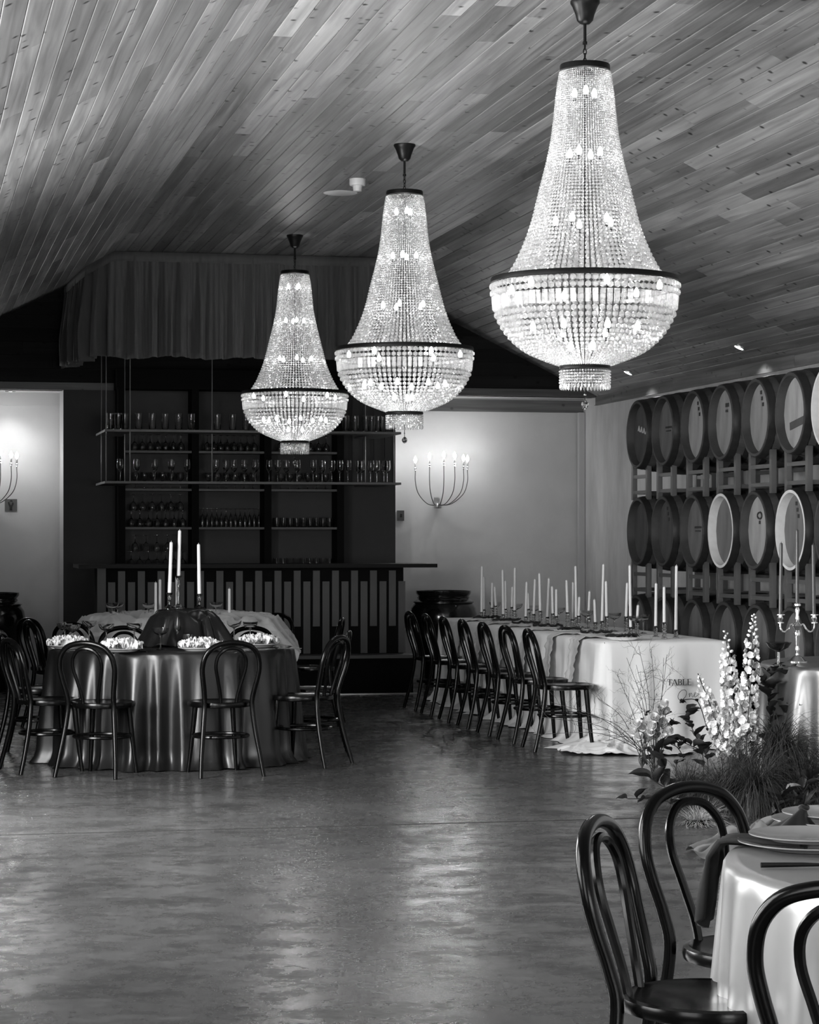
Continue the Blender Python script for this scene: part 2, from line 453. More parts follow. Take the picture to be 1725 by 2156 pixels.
# right wall of pale concrete panels and the pine boards along its top
m = MB(); m.bbox((XR + .012, YR, 0), (XR + .2, YB + .1, ZW + .2)); wr = struct(m.build('wall_right', M_BACKER, smooth=False))
y = YB
while y > YR:
    m = MB(); m.bbox((XR, max(y - 2.4 + .003, YR), 0), (XR + .014, y, ZW + .1)); m.build('concrete_panel', M_CONC, wr, smooth=False); y -= 2.4
m = MB(); m.bbox((XR - .03, YR, ZW - .09), (XR + .0, YG, ZW - .085)); tr = struct(m.build('trim_4', M_TRIMWOOD, smooth=False, attr=[.5] * 8))
y = YG
for k, L_ in enumerate((2.6, 3.1, 2.4, 3.4, 2.8, 3.0, 3.2, 2.6, 3.3)):
    m = MB(); t = .018 + .012 * (k % 2)
    m.bbox((XR - t, max(y - L_ + .003, YR), ZW - .085), (XR, y, ZW + .03)); m.build('trim_board', M_TRIMWOOD, tr, smooth=False, attr=[rb.random()] * 8)
    y -= L_

# left wall with four windows and the wall behind the camera with a wide glazed door, both out of view
m = MB(); y = YR
for (a, b) in WINL:
    m.bbox((XL - .2, y, 0), (XL, a, ZW + .1)); m.bbox((XL - .2, a, 0), (XL, b, .65)); m.bbox((XL - .2, a, 2.65), (XL, b, ZW + .1)); y = b
m.bbox((XL - .2, y, 0), (XL, YB + .1, ZW + .1)); struct(m.build('wall_left', M_DARKGREY, smooth=False))
for k, (a, b) in enumerate(WINL):
    m = MB(); c = XL - .1
    for yy in (a + .03, (a + b) / 2, b - .03): m.box((c, yy, 1.65), (.06, .06, 2.0))
    for zz in (.68, 1.65, 2.62): m.box((c, (a + b) / 2, zz), (.06, b - a, .06))
    struct(m.build('window_%d' % (k + 1), M_FRAME, smooth=False))
m = MB()
m.bbox((XL - .2, YR - .2, 0), (1.1, YR, 4.4)); m.bbox((5.5, YR - .2, 0), (XR + .2, YR, 4.4)); m.bbox((1.1, YR - .2, 2.55), (5.5, YR, 4.4))
struct(m.build('wall_front', M_DARKGREY, smooth=False))
m = MB()
for k in range(5): m.box((1.14 + k * 1.08, YR - .1, 1.275), (.07, .06, 2.55))
m.box((3.3, YR - .1, 2.5), (4.4, .06, .08)); m.box((3.3, YR - .1, .04), (4.4, .06, .08))
struct(m.build('door_1', M_FRAME, smooth=False))

# ceiling fittings
def downlight(x, y, z, label, tilt, power, aim=None):
    t = thing('downlight', label, 'downlight', (x, y, z), 0, 'recessed downlights')
    M_ = Matrix.Rotation(tilt, 3, 'Y')
    m = MB(); m.lathe([(.040, -.004), (.052, -.008), (.054, .002), (.040, .002)], 20, M=M_, cap=False); m.build('trim_ring', M_CHROME, t)
    m = MB(); m.lathe([(.0001, -.003), (.041, -.003), (.041, .0)], 20, M=M_); m.build('lamp_face', M_SPOT, t)
    l = bpy.data.lights.new('downlight_beam', 'SPOT'); l.energy = power; l.spot_size = radians(105); l.spot_blend = .7; l.shadow_soft_size = .03
    o = bpy.data.objects.new('downlight_beam', l); COL.objects.link(o); o.parent = t; o.location = (0, 0, -.03)
    if aim is not None: o.rotation_euler = Vector((0, 0, -1)).rotation_difference(Vector(aim)).to_euler()
sx = 6.95; tilt = -atan2(SL, 1)
for yy, nm in ((21.98, 'downlight in the ceiling boards nearest the gable, above the barrels'), (18.86, 'downlight in the ceiling boards over the middle of the barrel stack'),
               (15.74, 'downlight in the ceiling boards beyond the right edge of view')):
    downlight(sx, yy, ceil_z(sx) - .004, nm, -tilt, 14, (.25, 0, -1))
x_, d_ = on_y(22, 24.15)
downlight(x_, 24.15, 2.998, 'downlight in the soffit of the left bay', 0, 8)

x_, y_ = at(717, 406, ZC)
m = MB(); m.lathe([(.0001, -.006), (.125, -.006), (.135, -.002), (.135, 0)], 32); tag(m.build('ceiling_speaker', M_PLASTIC, loc=(x_, y_, ZC)), 'round flush speaker disc in the flat of the ceiling', 'speaker')
x_, y_ = at(753, 377, ZC)
t = thing('smoke_detector', 'small white smoke detector hanging from the flat of the ceiling', 'smoke detector', (x_, y_, ZC))
m = MB(); m.lathe([(.0001, -.05), (.058, -.05), (.062, -.04), (.062, 0)], 24); m.build('base', M_PLASTIC, t)
m = MB(); m.lathe([(.0001, -.095), (.032, -.092), (.036, -.06), (.036, -.05)], 24); m.build('sensor_cap', M_PLASTIC, t)

# ================================================================== THE BAR
PF = 22.0
t = thing('bar_platform', 'black step platform carrying the bar', 'platform', (0, 0, 0))
m = MB(); m.bbox((1.45, PF + .03, 0), (4.80, 23.81, .345)); m.build('body', M_BLACK, t, smooth=False)
m = MB(); m.bbox((1.43, PF, .345), (4.83, 23.81, .375)); m.build('deck', M_SHELF, t, smooth=False)
m = MB(); m.bbox((1.43, PF - .02, 0), (4.83, PF + .01, .012)); m.build('edge_strip', M_CHROME, t, smooth=False)

bar = thing('bar_counter', 'dark bar counter with a front of staggered grey slats', 'bar', (0, 0, 0))
bf, zl, zt = 22.32, .376, 1.215
m = MB(); m.bbox((1.80, bf, zl), (4.765, bf + .45, zt)); m.build('body', M_BLACK, bar, smooth=False)
m = MB(); m.bbox((1.60, bf - .2, zt), (5.06, bf + .55, zt + .036)); m.build('counter_top', M_CTOP, bar, smooth=False)
m = MB(); m.bbox((1.79, bf - .03, zl), (1.87, bf + .03, zt - .001)); m.build('corner_post', M_SLAT, bar, smooth=False)
ns = 31; x0 = 1.925; dx = (4.745 - x0) / (ns - 1)
for k in range(ns):
    a, b = ((zt - .03 - .54, zt - .03) if k % 2 else (zl + .006, zt - .135))
    m = MB(); m.bbox((-.034, -.022, a), (.034, 0, b)); m.build('slat', M_SLAT, bar, smooth=False, loc=(x0 + k * dx, bf, 0))

# shelving on the dark wall behind the bar
SY0, SY1 = 23.50, 23.82
sh = thing('bar_shelving', 'black back bar shelving with three bays of grey shelves', 'shelving', (0, 0, 0))
PX = [2.13, 2.87, 3.61, 4.36]
for x in PX:
    m = MB(); m.bbox((x - .036, SY0, 1.0), (x + .036, SY1 - .001, 3.0)); m.build('post', M_BLACK, sh, smooth=False)
m = MB(); m.bbox((PX[0] - .05, SY0 - .02, 3.0), (BX1 - .02, SY1 - .001, 3.2)); m.build('top_beam', M_BLACK, sh, smooth=False)
SZ = [2.38, 1.998, 1.611]
for i in range(3):
    xa, xb = PX[i] + .037, PX[i + 1] - .037
    for z in SZ:
        m = MB(); m.bbox((xa, SY0 + .01, z - .022), (xb, SY1 - .012, z)); m.build('shelf', M_SHELF, sh, smooth=False)
    m = MB(); m.bbox((xa, SY1 - .011, 1.0), (xb, SY1 - .001, 2.98)); m.build('back_panel', M_PANEL, sh, smooth=False)
m = MB(); m.bbox((PX[0] - .03, SY0 - .05, .9), (PX[3] + .6, SY1 - .001, 1.0)); m.build('lower_cupboard_top', M_BLACK, sh, smooth=False)
for k in range(5):
    m = MB(); m.bbox((-.035, -.02, 2.06), (.035, 0, 2.95)); m.build('wall_slat', M_PANEL if k % 2 else M_PANEL, sh, smooth=False, loc=(4.46 + k * .115, SY1 - .002, 0))

# shelf frame hung in front of it
HX0, HX1, HY0 = 1.87, 4.76, 22.40
hs = thing('hanging_glass_rack', 'steel framed two tier glass rack hung over the bar', 'rack', (0, 0, 0))
HZ = (2.54, 2.045)
for z in HZ:
    m = MB(); m.bbox((HX0, HY0, z - .022), (HX1, HY0 + .30, z)); m.build('front_shelf', M_SHELF, hs, smooth=False)
    for xa, xb in ((HX0, HX0 + .26), (HX1 - .26, HX1)):
        m = MB(); m.bbox((xa, HY0 + .301, z - .022), (xb, 23.49, z)); m.build('side_shelf', M_SHELF, hs, smooth=False)
for (x, y) in ((HX0 + .012, HY0 + .012), (HX0 + .012, 22.95), (HX0 + .24, HY0 + .012), (HX0 + .24, 22.95), (2.93, HY0 + .25), (HX1 - .012, HY0 + .29), (HX1 - .24, 23.0)):
    m = MB(); m.tube([(x, y, HZ[1] - .022), (x, y, 3.6)], .005, 8); m.build('rod', M_RACK, hs)

# valance over the bar, gathered, running round to the gable
def valance():
    ctrl = [(1.60, 23.86), (1.64, 23.2), (1.72, 22.55), (1.90, 22.26), (2.3, 22.2), (3.3, 22.2), (4.3, 22.2), (4.66, 22.26), (4.80, 22.6), (4.88, 23.2), (4.92, 23.86)]
    P = smoothpath([(x, y, 0) for x, y in ctrl], 60)
    S = [0]
    for i in range(1, len(P)): S.append(S[-1] + (P[i] - P[i - 1]).length)
    n = 760; tot = S[-1]; rows = []; j = 0; base = []
    for k in range(n):
        s = tot * k / (n - 1)
        while j < len(S) - 2 and S[j + 1] < s: j += 1
        tt = (s - S[j]) / max(S[j + 1] - S[j], 1e-6); p = P[j].lerp(P[j + 1], tt); d = (P[j + 1] - P[j]).normalized()
        base.append((p, Vector((d.y, -d.x, 0)), s))
    def pleat(s, v):
        a = s * 2 * pi / .165 + 1.6 * sin(s * 2.1) + .9 * sin(s * 5.7)
        w_ = sin(a) + .45 * sin(1.7 * a + 1.0 + v) + .25 * sin(3.3 * a)
        return w_ * (.012 + .050 * min(1, v * 1.5))
    for i in range(15):
        v = i / 14; row = []
        for (p, nn, s) in base:
            q = p + nn * pleat(s, v)
            zt_ = min(4.212, ceil_z(q.x) - .004)
            zb_ = 3.215 + .012 * sin(s * 9) + .01 * noise.noise((s * 3, 0, 5))
            row.append((q.x, q.y, zt_ + (zb_ - zt_) * v))
        rows.append(row)
    m = MB(); m.grid(rows)
    rows2 = [[(p.x + nn.x * .018, p.y + nn.y * .018, min(4.214, ceil_z(p.x) - .002) - dz) for (p, nn, s) in base[::4]] for dz in (0, .09)]
    h = MB(); h.grid(rows2)
    return m, h
v_, h_ = valance()
t = thing('valance_curtain', 'gathered grey valance curtain hung from the ceiling round the bar', 'curtain', (0, 0, 0))
c = v_.build('curtain', M_VALANCE, t, angle=80)
sol = c.modifiers.new('thickness', 'SOLIDIFY'); sol.thickness = .004
h = h_.build('heading_tape', M_VALANCE, t, angle=80); sol = h.modifiers.new('thickness', 'SOLIDIFY'); sol.thickness = .006

# ------------------------------------------------------------------ glasses
def glass_mesh(name, outer, wall=.0016, n=14):
    """outer profile from the foot up; an open vessel with an inner wall from the level given by its last points"""
    m = MB(); m.lathe(outer, n, cap=True); return m.mesh(name, M_GLASS, angle=50)
TUMB = glass_mesh('tumbler', [(.0001, 0), (.030, 0), (.033, .005), (.036, .16), (.0345, .16), (.031, .012), (.0001, .012)])
SHORT = glass_mesh('short_tumbler', [(.0001, 0), (.027, 0), (.030, .004), (.034, .095), (.0325, .095), (.028, .010), (.0001, .010)])
FLUTE = glass_mesh('wine_glass', [(.0001, 0), (.034, 0), (.034, .002), (.006, .008), (.0045, .02), (.0045, .085), (.012, .098), (.030, .125), (.034, .155), (.028, .215),
                                  (.0265, .215), (.032, .155), (.028, .128), (.010, .102), (.0001, .100)])
STEMW = glass_mesh('stemmed_glass', [(.0001, 0), (.031, 0), (.031, .002), (.006, .007), (.0045, .02), (.0045, .07), (.020, .085), (.036, .11), (.038, .14), (.032, .165),
                                     (.0305, .165), (.036, .14), (.034, .112), (.018, .088), (.0001, .086)])
SLIM = glass_mesh('slim_glass', [(.0001, 0), (.025, 0), (.025, .002), (.005, .007), (.004, .02), (.004, .06), (.012, .075), (.021, .11), (.022, .15), (.019, .19),
                                 (.0178, .19), (.0205, .15), (.019, .112), (.010, .08), (.0001, .077)])
COUPE = glass_mesh('coupe_glass', [(.0001, 0), (.033, 0), (.033, .002), (.006, .008), (.0045, .02), (.0045, .085), (.012, .096), (.036, .105), (.050, .122), (.054, .145),
                                   (.0525, .145), (.048, .124), (.034, .108), (.010, .100), (.0001, .099)], n=20)
def put(name, me, loc, label, cat, group, flip=0.0, rz=0.0):
    o = link(name, me, None, loc, rz); tag(o, label, cat, group)
    if flip: o.location.z += flip; o.rotation_euler = (pi, 0, rz)
    return o

ups = [(233, 1), (241, 3), (249, 0), (256, 2), (263, 1), (292, 0), (321, 0), (348, 0), (376, 0), (403, 0), (458, 0), (490, 0), (518, 0), (545, 0), (575, 0), (640, 0), (690, 0),
       (728, 0), (748, 0), (771, 0), (783, 1), (797, 0), (806, 2)]
for k, (px, r) in enumerate(ups):
    y = HY0 + .10 + .06 * r; x, d = on_y(px, y)
    put('tumbler', TUMB, (x, y, HZ[0] + .0005), ORD[k] + ' tall tumbler from the left on the upper hung shelf', 'glass', 'tumblers on the upper hung shelf')
for k, y in enumerate((22.62, 22.85, 23.1)):
    put('tumbler', TUMB, (HX0 + .10, y, HZ[0] + .0005), ORD[k] + ' tumbler back along the left return of the upper hung shelf', 'glass', 'tumblers on the left return of the hung rack')
los = [253, 288, 326, 361, 394, 455, 476, 493, 515, 538, 567, 585, 603, 626, 660, 679, 699, 716, 733, 754, 762, 781, 794, 809, 816]
for k, px in enumerate(los):
    y = HY0 + .09 + (.05 if k in (19, 21, 23) else 0); x, d = on_y(px, y)
    put('wine_glass', FLUTE, (x, y, HZ[1] + .0005), ORD[k] + ' wine glass from the left on the lower hung shelf', 'glass', 'wine glasses on the lower hung shelf')
bay_names = ('left', 'middle', 'right')
def shelf_row(bay, z, n, me, y, cat_label, rowname, flip=0.0, inset=.06, shift=0.0):
    xa, xb = PX[bay] + .037 + inset + shift, PX[bay + 1] - .037 - inset + shift
    for k in range(n):
        x = xa + (xb - xa) * (k + .5) / n
        put(cat_label.replace(' ', '_'), me, (x, y, z + .0005), '%s %s from the left %s, %s bar bay' % (ORD[k], cat_label, rowname, bay_names[bay]),
            'glass', 'glasses on the shelves behind the bar', flip)
for bay, n in ((0, 7), (1, 8), (2, 7)): shelf_row(bay, SZ[0], n, STEMW, SY0 + .08, 'stemmed glass', 'upside down on the top shelf', .165)
for bay, n in ((0, 6), (1, 6), (2, 6)): shelf_row(bay, SZ[1], n, STEMW, SY0 + .08, 'stemmed glass', 'on the second shelf')
shelf_row(0, SZ[2], 7, STEMW, SY0 + .07, 'stemmed glass', 'upside down on the third shelf', .165, .03, -.01)
shelf_row(0, SZ[2] + .166, 6, STEMW, SY0 + .08, 'stemmed glass', 'upper tier on the third shelf', .165, .05, -.01)
shelf_row(1, SZ[2], 13, SLIM, SY0 + .08, 'slim glass', 'upside down on the third shelf', .19, .02)
shelf_row(2, SZ[2], 9, SHORT, SY0 + .07, 'short tumbler', 'on the third shelf', 0, .03)
BASEZ = 1.2
m = MB(); m.bbox((PX[0] + .037, SY0 + .01, BASEZ - .03), (PX[3] - .037, SY1 - .012, BASEZ)); m.build('lowest_shelf', M_SHELF, sh, smooth=False)
shelf_row(0, BASEZ, 7, STEMW, SY0 + .07, 'stemmed glass', 'upside down on the lowest shelf', .165, .03, -.01)
shelf_row(0, BASEZ + .166, 5, STEMW, SY0 + .08, 'stemmed glass', 'upper tier on the lowest shelf', .165, .06, -.01)
shelf_row(2, BASEZ, 9, SHORT, SY0 + .07, 'short tumbler', 'on the lowest shelf', 0, .03)

# ------------------------------------------------------------------ wall candelabra, plates, urns
def sconce(cx, label):
    t = thing('wall_candelabra', label, 'wall light', (cx, YB, 1.88), 0, 'wall candelabra in the bays')
    m = MB(); m.box((0, -.012, 0), (.05, .024, .11)); m.build('wall_plate', M_CHROME, t, smooth=False)
    m = MB(); m.lathe([(.0001, -.035), (.042, -.03), (.046, -.02), (.046, .02), (.03, .03), (.0001, .035)], 20, c=(0, -.055, -.03)); m.build('hub', M_CHROME, t)
    tips = [(-.285, -.22, 0), (-.155, -.33, .035), (-.010, -.37, .05), (.115, -.34, .045), (.225, -.28, .02), (.285, -.21, .015)]
    for (x, y, dz) in tips:
        y -= .03
        arm = smoothpath([(0, -.055, -.03), (x * .45, -.055 + (y + .055) * .45, -.015), (x * .86, -.055 + (y + .055) * .86, .09), (x, y, .22), (x, y, .33 + dz)], 7)
        m = MB(); m.tube(arm, .0045, 6); a = m.build('arm', M_BRASS, t)
        m = MB(); zz = .33 + dz
        m.lathe([(.004, zz), (.013, zz + .006), (.006, zz + .018), (.014, zz + .028), (.007, zz + .04), (.009, zz + .045), (.009, zz + .085)], 10, c=(x, y, 0)); m.build('candle_cup', M_CHROME, a)
        m = MB(); m.lathe([(.006, zz + .085), (.017, zz + .105), (.019, zz + .12), (.010, zz + .145), (.001, zz + .16)], 10, c=(x, y, 0)); m.build('bulb', M_CANDBULB, a)
        l = bpy.data.lights.new('candle_bulb_light', 'POINT'); l.energy = 1.9; l.shadow_soft_size = .018
        lo = bpy.data.objects.new('candle_bulb_light', l); COL.objects.link(lo); lo.parent = t; lo.location = (x, y - .03, zz + .125)
    return t
x_, d_ = on_y(919, YB); sconce(x_, 'six armed wall candelabra to the right of the bar')
x_, d_ = on_y(-26, YB); sconce(x_, 'wall candelabra cut by the left edge of view')

x_, d_ = on_y(23, YB)
t = thing('sign_plate', 'square grey sign plate with a dark emblem on the white wall', 'sign', (x_, YB, 1.84))
m = MB(); m.box((0, -.004, 0), (.125, .008, .125)); m.build('plate', M_SIGN, t, smooth=False)
m = MB()
m.tube([(-.022, -.009, .032), (-.018, -.009, .012), (-.004, -.009, -.012), (0, -.009, -.04)], [.006, .008, .009, .010], 6)
m.tube([(.020, -.009, .026), (.018, -.009, .008), (.004, -.009, -.012), (0, -.009, -.04)], [.006, .008, .009, .010], 6)
m.tube([(-.008, -.009, .044), (.006, -.009, .047), (.016, -.009, .040)], [.005, .007, .005], 6); m.box((0, -.009, -.044), (.026, .006, .018)); m.build('emblem', M_SIGND, t)
x_, d_ = on_y(843, YB)
t = thing('switch_box', 'small grey switch box on the wall beside the bar', 'switch', (x_, YB, 1.74))
m = MB(); m.box((0, -.02, 0), (.07, .04, .11)); m.build('housing', M_SIGN, t, smooth=False)
m = MB(); m.box((0, -.043, 0), (.022, .008, .035)); m.build('rocker', M_SIGND, t, smooth=False)

URNP = [(.0001, 0), (.19, 0), (.20, .02), (.23, .2), (.30, .45), (.345, .62), (.35, .70), (.335, .78), (.30, .83), (.305, .85), (.27, .87), (.262, .90), (.285, .935), (.285, .96), (.262, .96), (.25, .93), (.25, .86), (.28, .78), (.0001, .5)]
def urn(x, y, label):
    t = thing('glazed_urn', label, 'urn', (x, y, 0), 0, 'black glazed urns')
    m = MB(); m.lathe(URNP, 40); m.build('pot', M_URN, t)
    m = MB(); k = 11; path = []
    for i in range(k * 12):
        a = 2 * pi * i / (k * 12); path.append((.2655 * cos(a), .2655 * sin(a), .885 + .012 * abs(sin(k * a / 2 * 1.0)) - .004))
    m.tube(path, .006, 5, closed=True); m.build('moulded_garland', M_URN, t)
    m = MB(); m.tube([(.305 * cos(a), .305 * sin(a), .842) for a in [2 * pi * i / 48 for i in range(48)]], .010, 6, closed=True); m.build('shoulder_band', M_URN, t)
x_, d_ = on_y(934, 23.45); urn(x_, 23.45, 'black glazed urn beside the right end of the bar')
x_, d_ = on_y(-21, 23.5); urn(x_, 23.5, 'black glazed urn cut by the left edge of view')

# ================================================================== BARRELS AND RACKS
def barrel_meshes():
    AX = Matrix(((0, 0, 1), (0, 1, 0), (-1, 0, 0)))      # lathe axis z -> world +x
    L_, re, rb_ = .95, .288, .345
    prof = [(re + (rb_ - re) * sin(pi * i / 14) ** .9, L_ * i / 14) for i in range(15)]
    m = MB(); n = 48; rows = []
    for (r, z) in prof:
        row = []
        for k in range(n):
            rr = r - (.004 if k % 2 else 0); p = AX @ Vector((rr * cos(2 * pi * k / n), rr * sin(2 * pi * k / n), z)); row.append(tuple(p))
        rows.append(row)
    b = m.grid(rows, True); m.fan([b + 14 * n + k for k in range(n)])
    body = m.mesh('barrel_staves', M_STAVE, angle=35)
    hoops = []
    for z0, z1 in ((.004, .055), (.115, .155), (.27, .31), (.64, .68), (.795, .835), (.895, .946)):
        rr = lambda z: re + (rb_ - re) * sin(pi * z / L_) ** .9 + .003
        m = MB(); m.lathe([(rr(z0) - .003, z0), (rr(z0), z0), (rr(z1), z1), (rr(z1) - .003, z1)], 40, M=AX, cap=False); hoops.append(m.mesh('barrel_hoop', M_HOOP))
    m = MB(); m.lathe([(re - .001, .0), (re - .022, .0), (re - .030, .062)], 48, M=AX, cap=False); chime = m
    m = MB(); w_ = .0925
    for k in range(6):
        a = -.2585 + k * .0865; bnd = a + .0850; r = .2588
        pts = []
        ys = [a + (bnd - a) * i / 4 for i in range(5)]
        top = [(y, sqrt(max(r * r - y * y, 0))) for y in ys]; bot = [(y, -z) for y, z in top][::-1]
        poly = top + bot; b = len(m.v)
        m.v += [(.060, y, z) for y, z in poly] + [(.085, y, z) for y, z in poly]; q = len(poly)
        m.face([b + i for i in range(q)]); m.face([b + q + i for i in range(q)][::-1])
        for i in range(q): m.face([b + i, b + q + i, b + q + (i + 1) % q, b + (i + 1) % q])
    head = m
    return body, hoops, chime, head
B_body, B_hoops, B_chime, B_head = barrel_meshes()
HEADM = [mat('oak_head_%d' % i, v, .6, var=.25, vs=(4, 10, 2.2)) for i, v in enumerate((.07, .13, .22, .30))]
CHM = [mat('dark_chime', .045, .6, var=.3), mat('pale_chime', .62, .7, var=.12, vs=(9, 9, 9))]
headmesh = [B_head.mesh('barrel_head', h, smooth=False) for h in HEADM]
chimemesh = [B_chime.mesh('barrel_chime', c) for c in CHM]
BX, BY0, BDY = 6.15, 19.2, .71
ROWZ = (2.39, 1.557, .72); ROWN = ('top', 'middle', 'bottom')
tone_of = {(0, 0): 0, (0, 1): 1, (0, 2): 3, (0, 3): 2, (0, 4): 2, (0, 5): 3, (0, 6): 2, (1, 0): 0, (1, 1): 0, (1, 2): 1, (1, 3): 1, (1, 4): 3, (1, 5): 1, (1, 6): 2}
pale = {(1, 3), (1, 5), (0, 6)}
def mark(parent, name, kind):
    m = MB()
    if kind == 'tape': m.box((.057, -.01, -.07), (.003, .30, .055), M=Matrix.Rotation(radians(-8), 3, 'X')); mt = HEADM[0]
    elif kind == 'stamp': m.box((.057, .0, .135), (.003, .075, .03)); m.box((.057, .01, .09), (.003, .05, .02)); mt = M_INK
    elif kind == 'oval':
        m.tube([(.057, .045 * cos(a) + .01, .11 + .024 * sin(a)) for a in [2 * pi * i / 20 for i in range(20)]], .007, 5, closed=True); m.box((.057, .012, .06), (.003, .03, .025)); mt = M_INK
    elif kind == 'scribble':
        for q in range(4): m.tube([(.057, -.13 + q * .07, -.01 + .012 * q), (.057, -.11 + q * .07, .04 + .012 * q), (.057, -.085 + q * .07, .0 + .012 * q)], .005, 5)
        mt = M_CHALK
    elif kind == 'bar': m.box((.057, .0, .03), (.003, .16, .016)); m.box((.057, .0, .0), (.003, .12, .010)); mt = M_INK
    else:
        for q in range(3): m.box((.057, .02 - .02 * q, .19 - q * .045), (.003, .03, .028))
        mt = M_INK
    m.build(name, mt, parent, smooth=False)
MARKS = {(0, 0): 'scribble', (0, 1): 'bar', (0, 3): 'stamp', (0, 5): 'tape', (0, 4): 'letters', (1, 1): 'letters', (1, 2): 'bar', (1, 4): 'oval', (1, 5): 'letters', (0, 2): 'letters', (1, 6): 'stamp'}
for r in range(3):
    for i in range(7):
        extra = ', its rim pale inside' if (r, i) in pale else ''
        t = thing('wine_barrel', 'oak wine barrel, %s row, %s from the far corner%s' % (ROWN[r], ORD[i], extra), 'barrel', (BX + random.uniform(-.015, .015), BY0 - BDY * i, ROWZ[r]), 0, 'stacked wine barrels')
        link('staves', B_body, t)
        for h in B_hoops: link('hoop', h, t)
        link('chime', chimemesh[1 if (r, i) in pale else 0], t)
        hd = link('head', headmesh[tone_of.get((r, i), 1)], t)
        if (r, i) in MARKS: mark(hd, 'head_mark', MARKS[(r, i)])

def rack_px(px, x):
    k = (px - CX) / F; d = x / (k * cos(TH) + sin(TH)); return d * (cos(TH) - k * sin(TH))
RPX = [(1336, 1366, 1389, 1419), (1452, 1487, 1516, 1553), (1584, 1628, 1660, 1704), (1742, 1795, 1830, 1880)]
for lev, (za, zb, r1, r2) in enumerate(((1.83, 2.15, 2.045, 1.91), (.99, 1.32, 1.205, 1.07), (0.0, .48, .372, .10))):
    for q, pxs in enumerate(RPX):
        ys = [rack_px(p, 6.22) for p in pxs]
        t = thing('barrel_rack', 'steel barrel rack under the %s row, %s from the far corner' % (ROWN[lev], ORD[q]), 'rack', (0, 0, 0), 0, 'steel barrel racks')
        for xx in (6.22, 6.80):
            for y in ys:
                m = MB(); m.bbox((xx - .02, y - .022, za), (xx + .02, y + .022, zb)); m.build('post', M_RACK, t, smooth=False)
            for (a, b) in ((0, 1), (2, 3)):
                for zz in (r1, r2):
                    m = MB(); m.bbox((xx - .016, ys[b] + .022, zz - .03), (xx + .016, ys[a] - .022, zz)); m.build('rail', M_RACK, t, smooth=False)
        for y in ys[::3]:
            m = MB(); m.bbox((6.24, y - .015, r2 - .03), (6.78, y + .015, r2)); m.build('cross_rail', M_RACK, t, smooth=False)

# ================================================================== CHANDELIERS
U = .955 / 397.0
def resample(prof, step):
    """walk a profile (z, r) leaving marks a bead apart"""
    out = []; i = 0; z, r = prof[0]; acc = 0.0; need = step(r) / 2
    for (z1, r1) in prof[1:]:
        L_ = sqrt((z1 - z) ** 2 + (r1 - r) ** 2); pos = 0.0
        while acc + (L_ - pos) >= need:
            pos += need - acc; acc = 0.0
            t = pos / L_; rr = r + (r1 - r) * t; out.append((z + (z1 - z) * t, rr)); need = step(rr)
        acc += L_ - pos; z, r = z1, r1
    return out
def fine(prof, sub=10):
    return [(p.x, p.y) for p in smoothpath([(a, b, 0) for a, b in prof], sub)]
def bead_into(v, f, c, r, rot, rz=None):
    rz = rz or r; b = len(v); n = 6
    v.append((c[0], c[1], c[2] + rz))
    for h, s in ((.42, .88), (-.42, .88)):
        for k in range(n):
            a = rot + 2 * pi * k / n; v.append((c[0] + r * s * cos(a), c[1] + r * s * sin(a), c[2] + rz * h))
    v.append((c[0], c[1], c[2] - rz))
    for k in range(n):
        j = (k + 1) % n
        f.append((b, b + 1 + k, b + 1 + j)); f.append((b + 1 + k, b + 1 + n + k, b + 1 + n + j, b + 1 + j)); f.append((b + 1 + n + k, b + 1 + 2 * n, b + 1 + n + j))
NST = 80
def bead_cloud(name, marks, n=NST, fill=.47, rnd=random.Random(5), thin=None):
    m = MB()
    for q, (z, r) in enumerate(marks):
        nn = n if r > 45 or thin is None else n // 2
        for k in range(nn):
            a = 2 * pi * (k + .5) / nn
            d = 2 * pi * r / nn * fill * rnd.uniform(.94, 1.0)
            bead_into(m.v, m.f, (r * U * cos(a), r * U * sin(a), z * U), d * U, rnd.random() * 6.28)
    m.m = [0] * len(m.f)
    return m.mesh(name, M_BEAD, smooth=False)
stepf = lambda r: 2 * pi * r / NST * .97
cone = fine([(440, 53), (401, 59), (289, 72), (190, 95), (110, 115), (45, 141), (12, 160)])
bowl = fine([(-66, 189), (-89, 178), (-110, 165), (-129, 148), (-149, 122), (-166, 86), (-178, 55)])
CONE = bead_cloud('crystal_cone', resample(cone, stepf))
BOWL = bead_cloud('crystal_bowl', resample(bowl, stepf))
DRUM = bead_cloud('crystal_drum', [(-191 - 6.0 * k, 52.5) for k in range(5)], n=56)
def lathe_mesh(name, prof, mt, n=48, cap=False):
    m = MB(); m.lathe([(r * U, z * U) for r, z in prof], n, cap=cap); return m.mesh(name, mt)
TOPRING = lathe_mesh('top_ring', [(44, 455), (52, 455), (53, 452), (53, 443), (50, 441), (44, 443), (44, 455)], M_IRON)
WAIST = lathe_mesh('waist_ring', [(188, 6), (198, 6), (199, 3), (199, -4), (196, -6), (188, -5), (188, 6)], M_IRON, 72)
BASER = lathe_mesh('base_ring', [(46, -178), (53, -178), (54, -180), (54, -186), (50, -187), (46, -186), (46, -178)], M_IRON)
CANOPY = lathe_mesh('ceiling_cup', [(.1, 589), (31, 589), (31, 584), (27, 578), (20, 560), (17, 548), (10, 541), (.1, 540)], M_IRON, 24)
m = MB(); m.tube([(0, 0, 540 * U), (0, 0, 505 * U)], 3.4 * U, 8); m.lathe([(.1 * U, 505 * U), (5 * U, 504 * U), (5 * U, 498 * U), (.1 * U, 497 * U)], 10); STEM = m.mesh('rod', M_IRON)
m = MB()
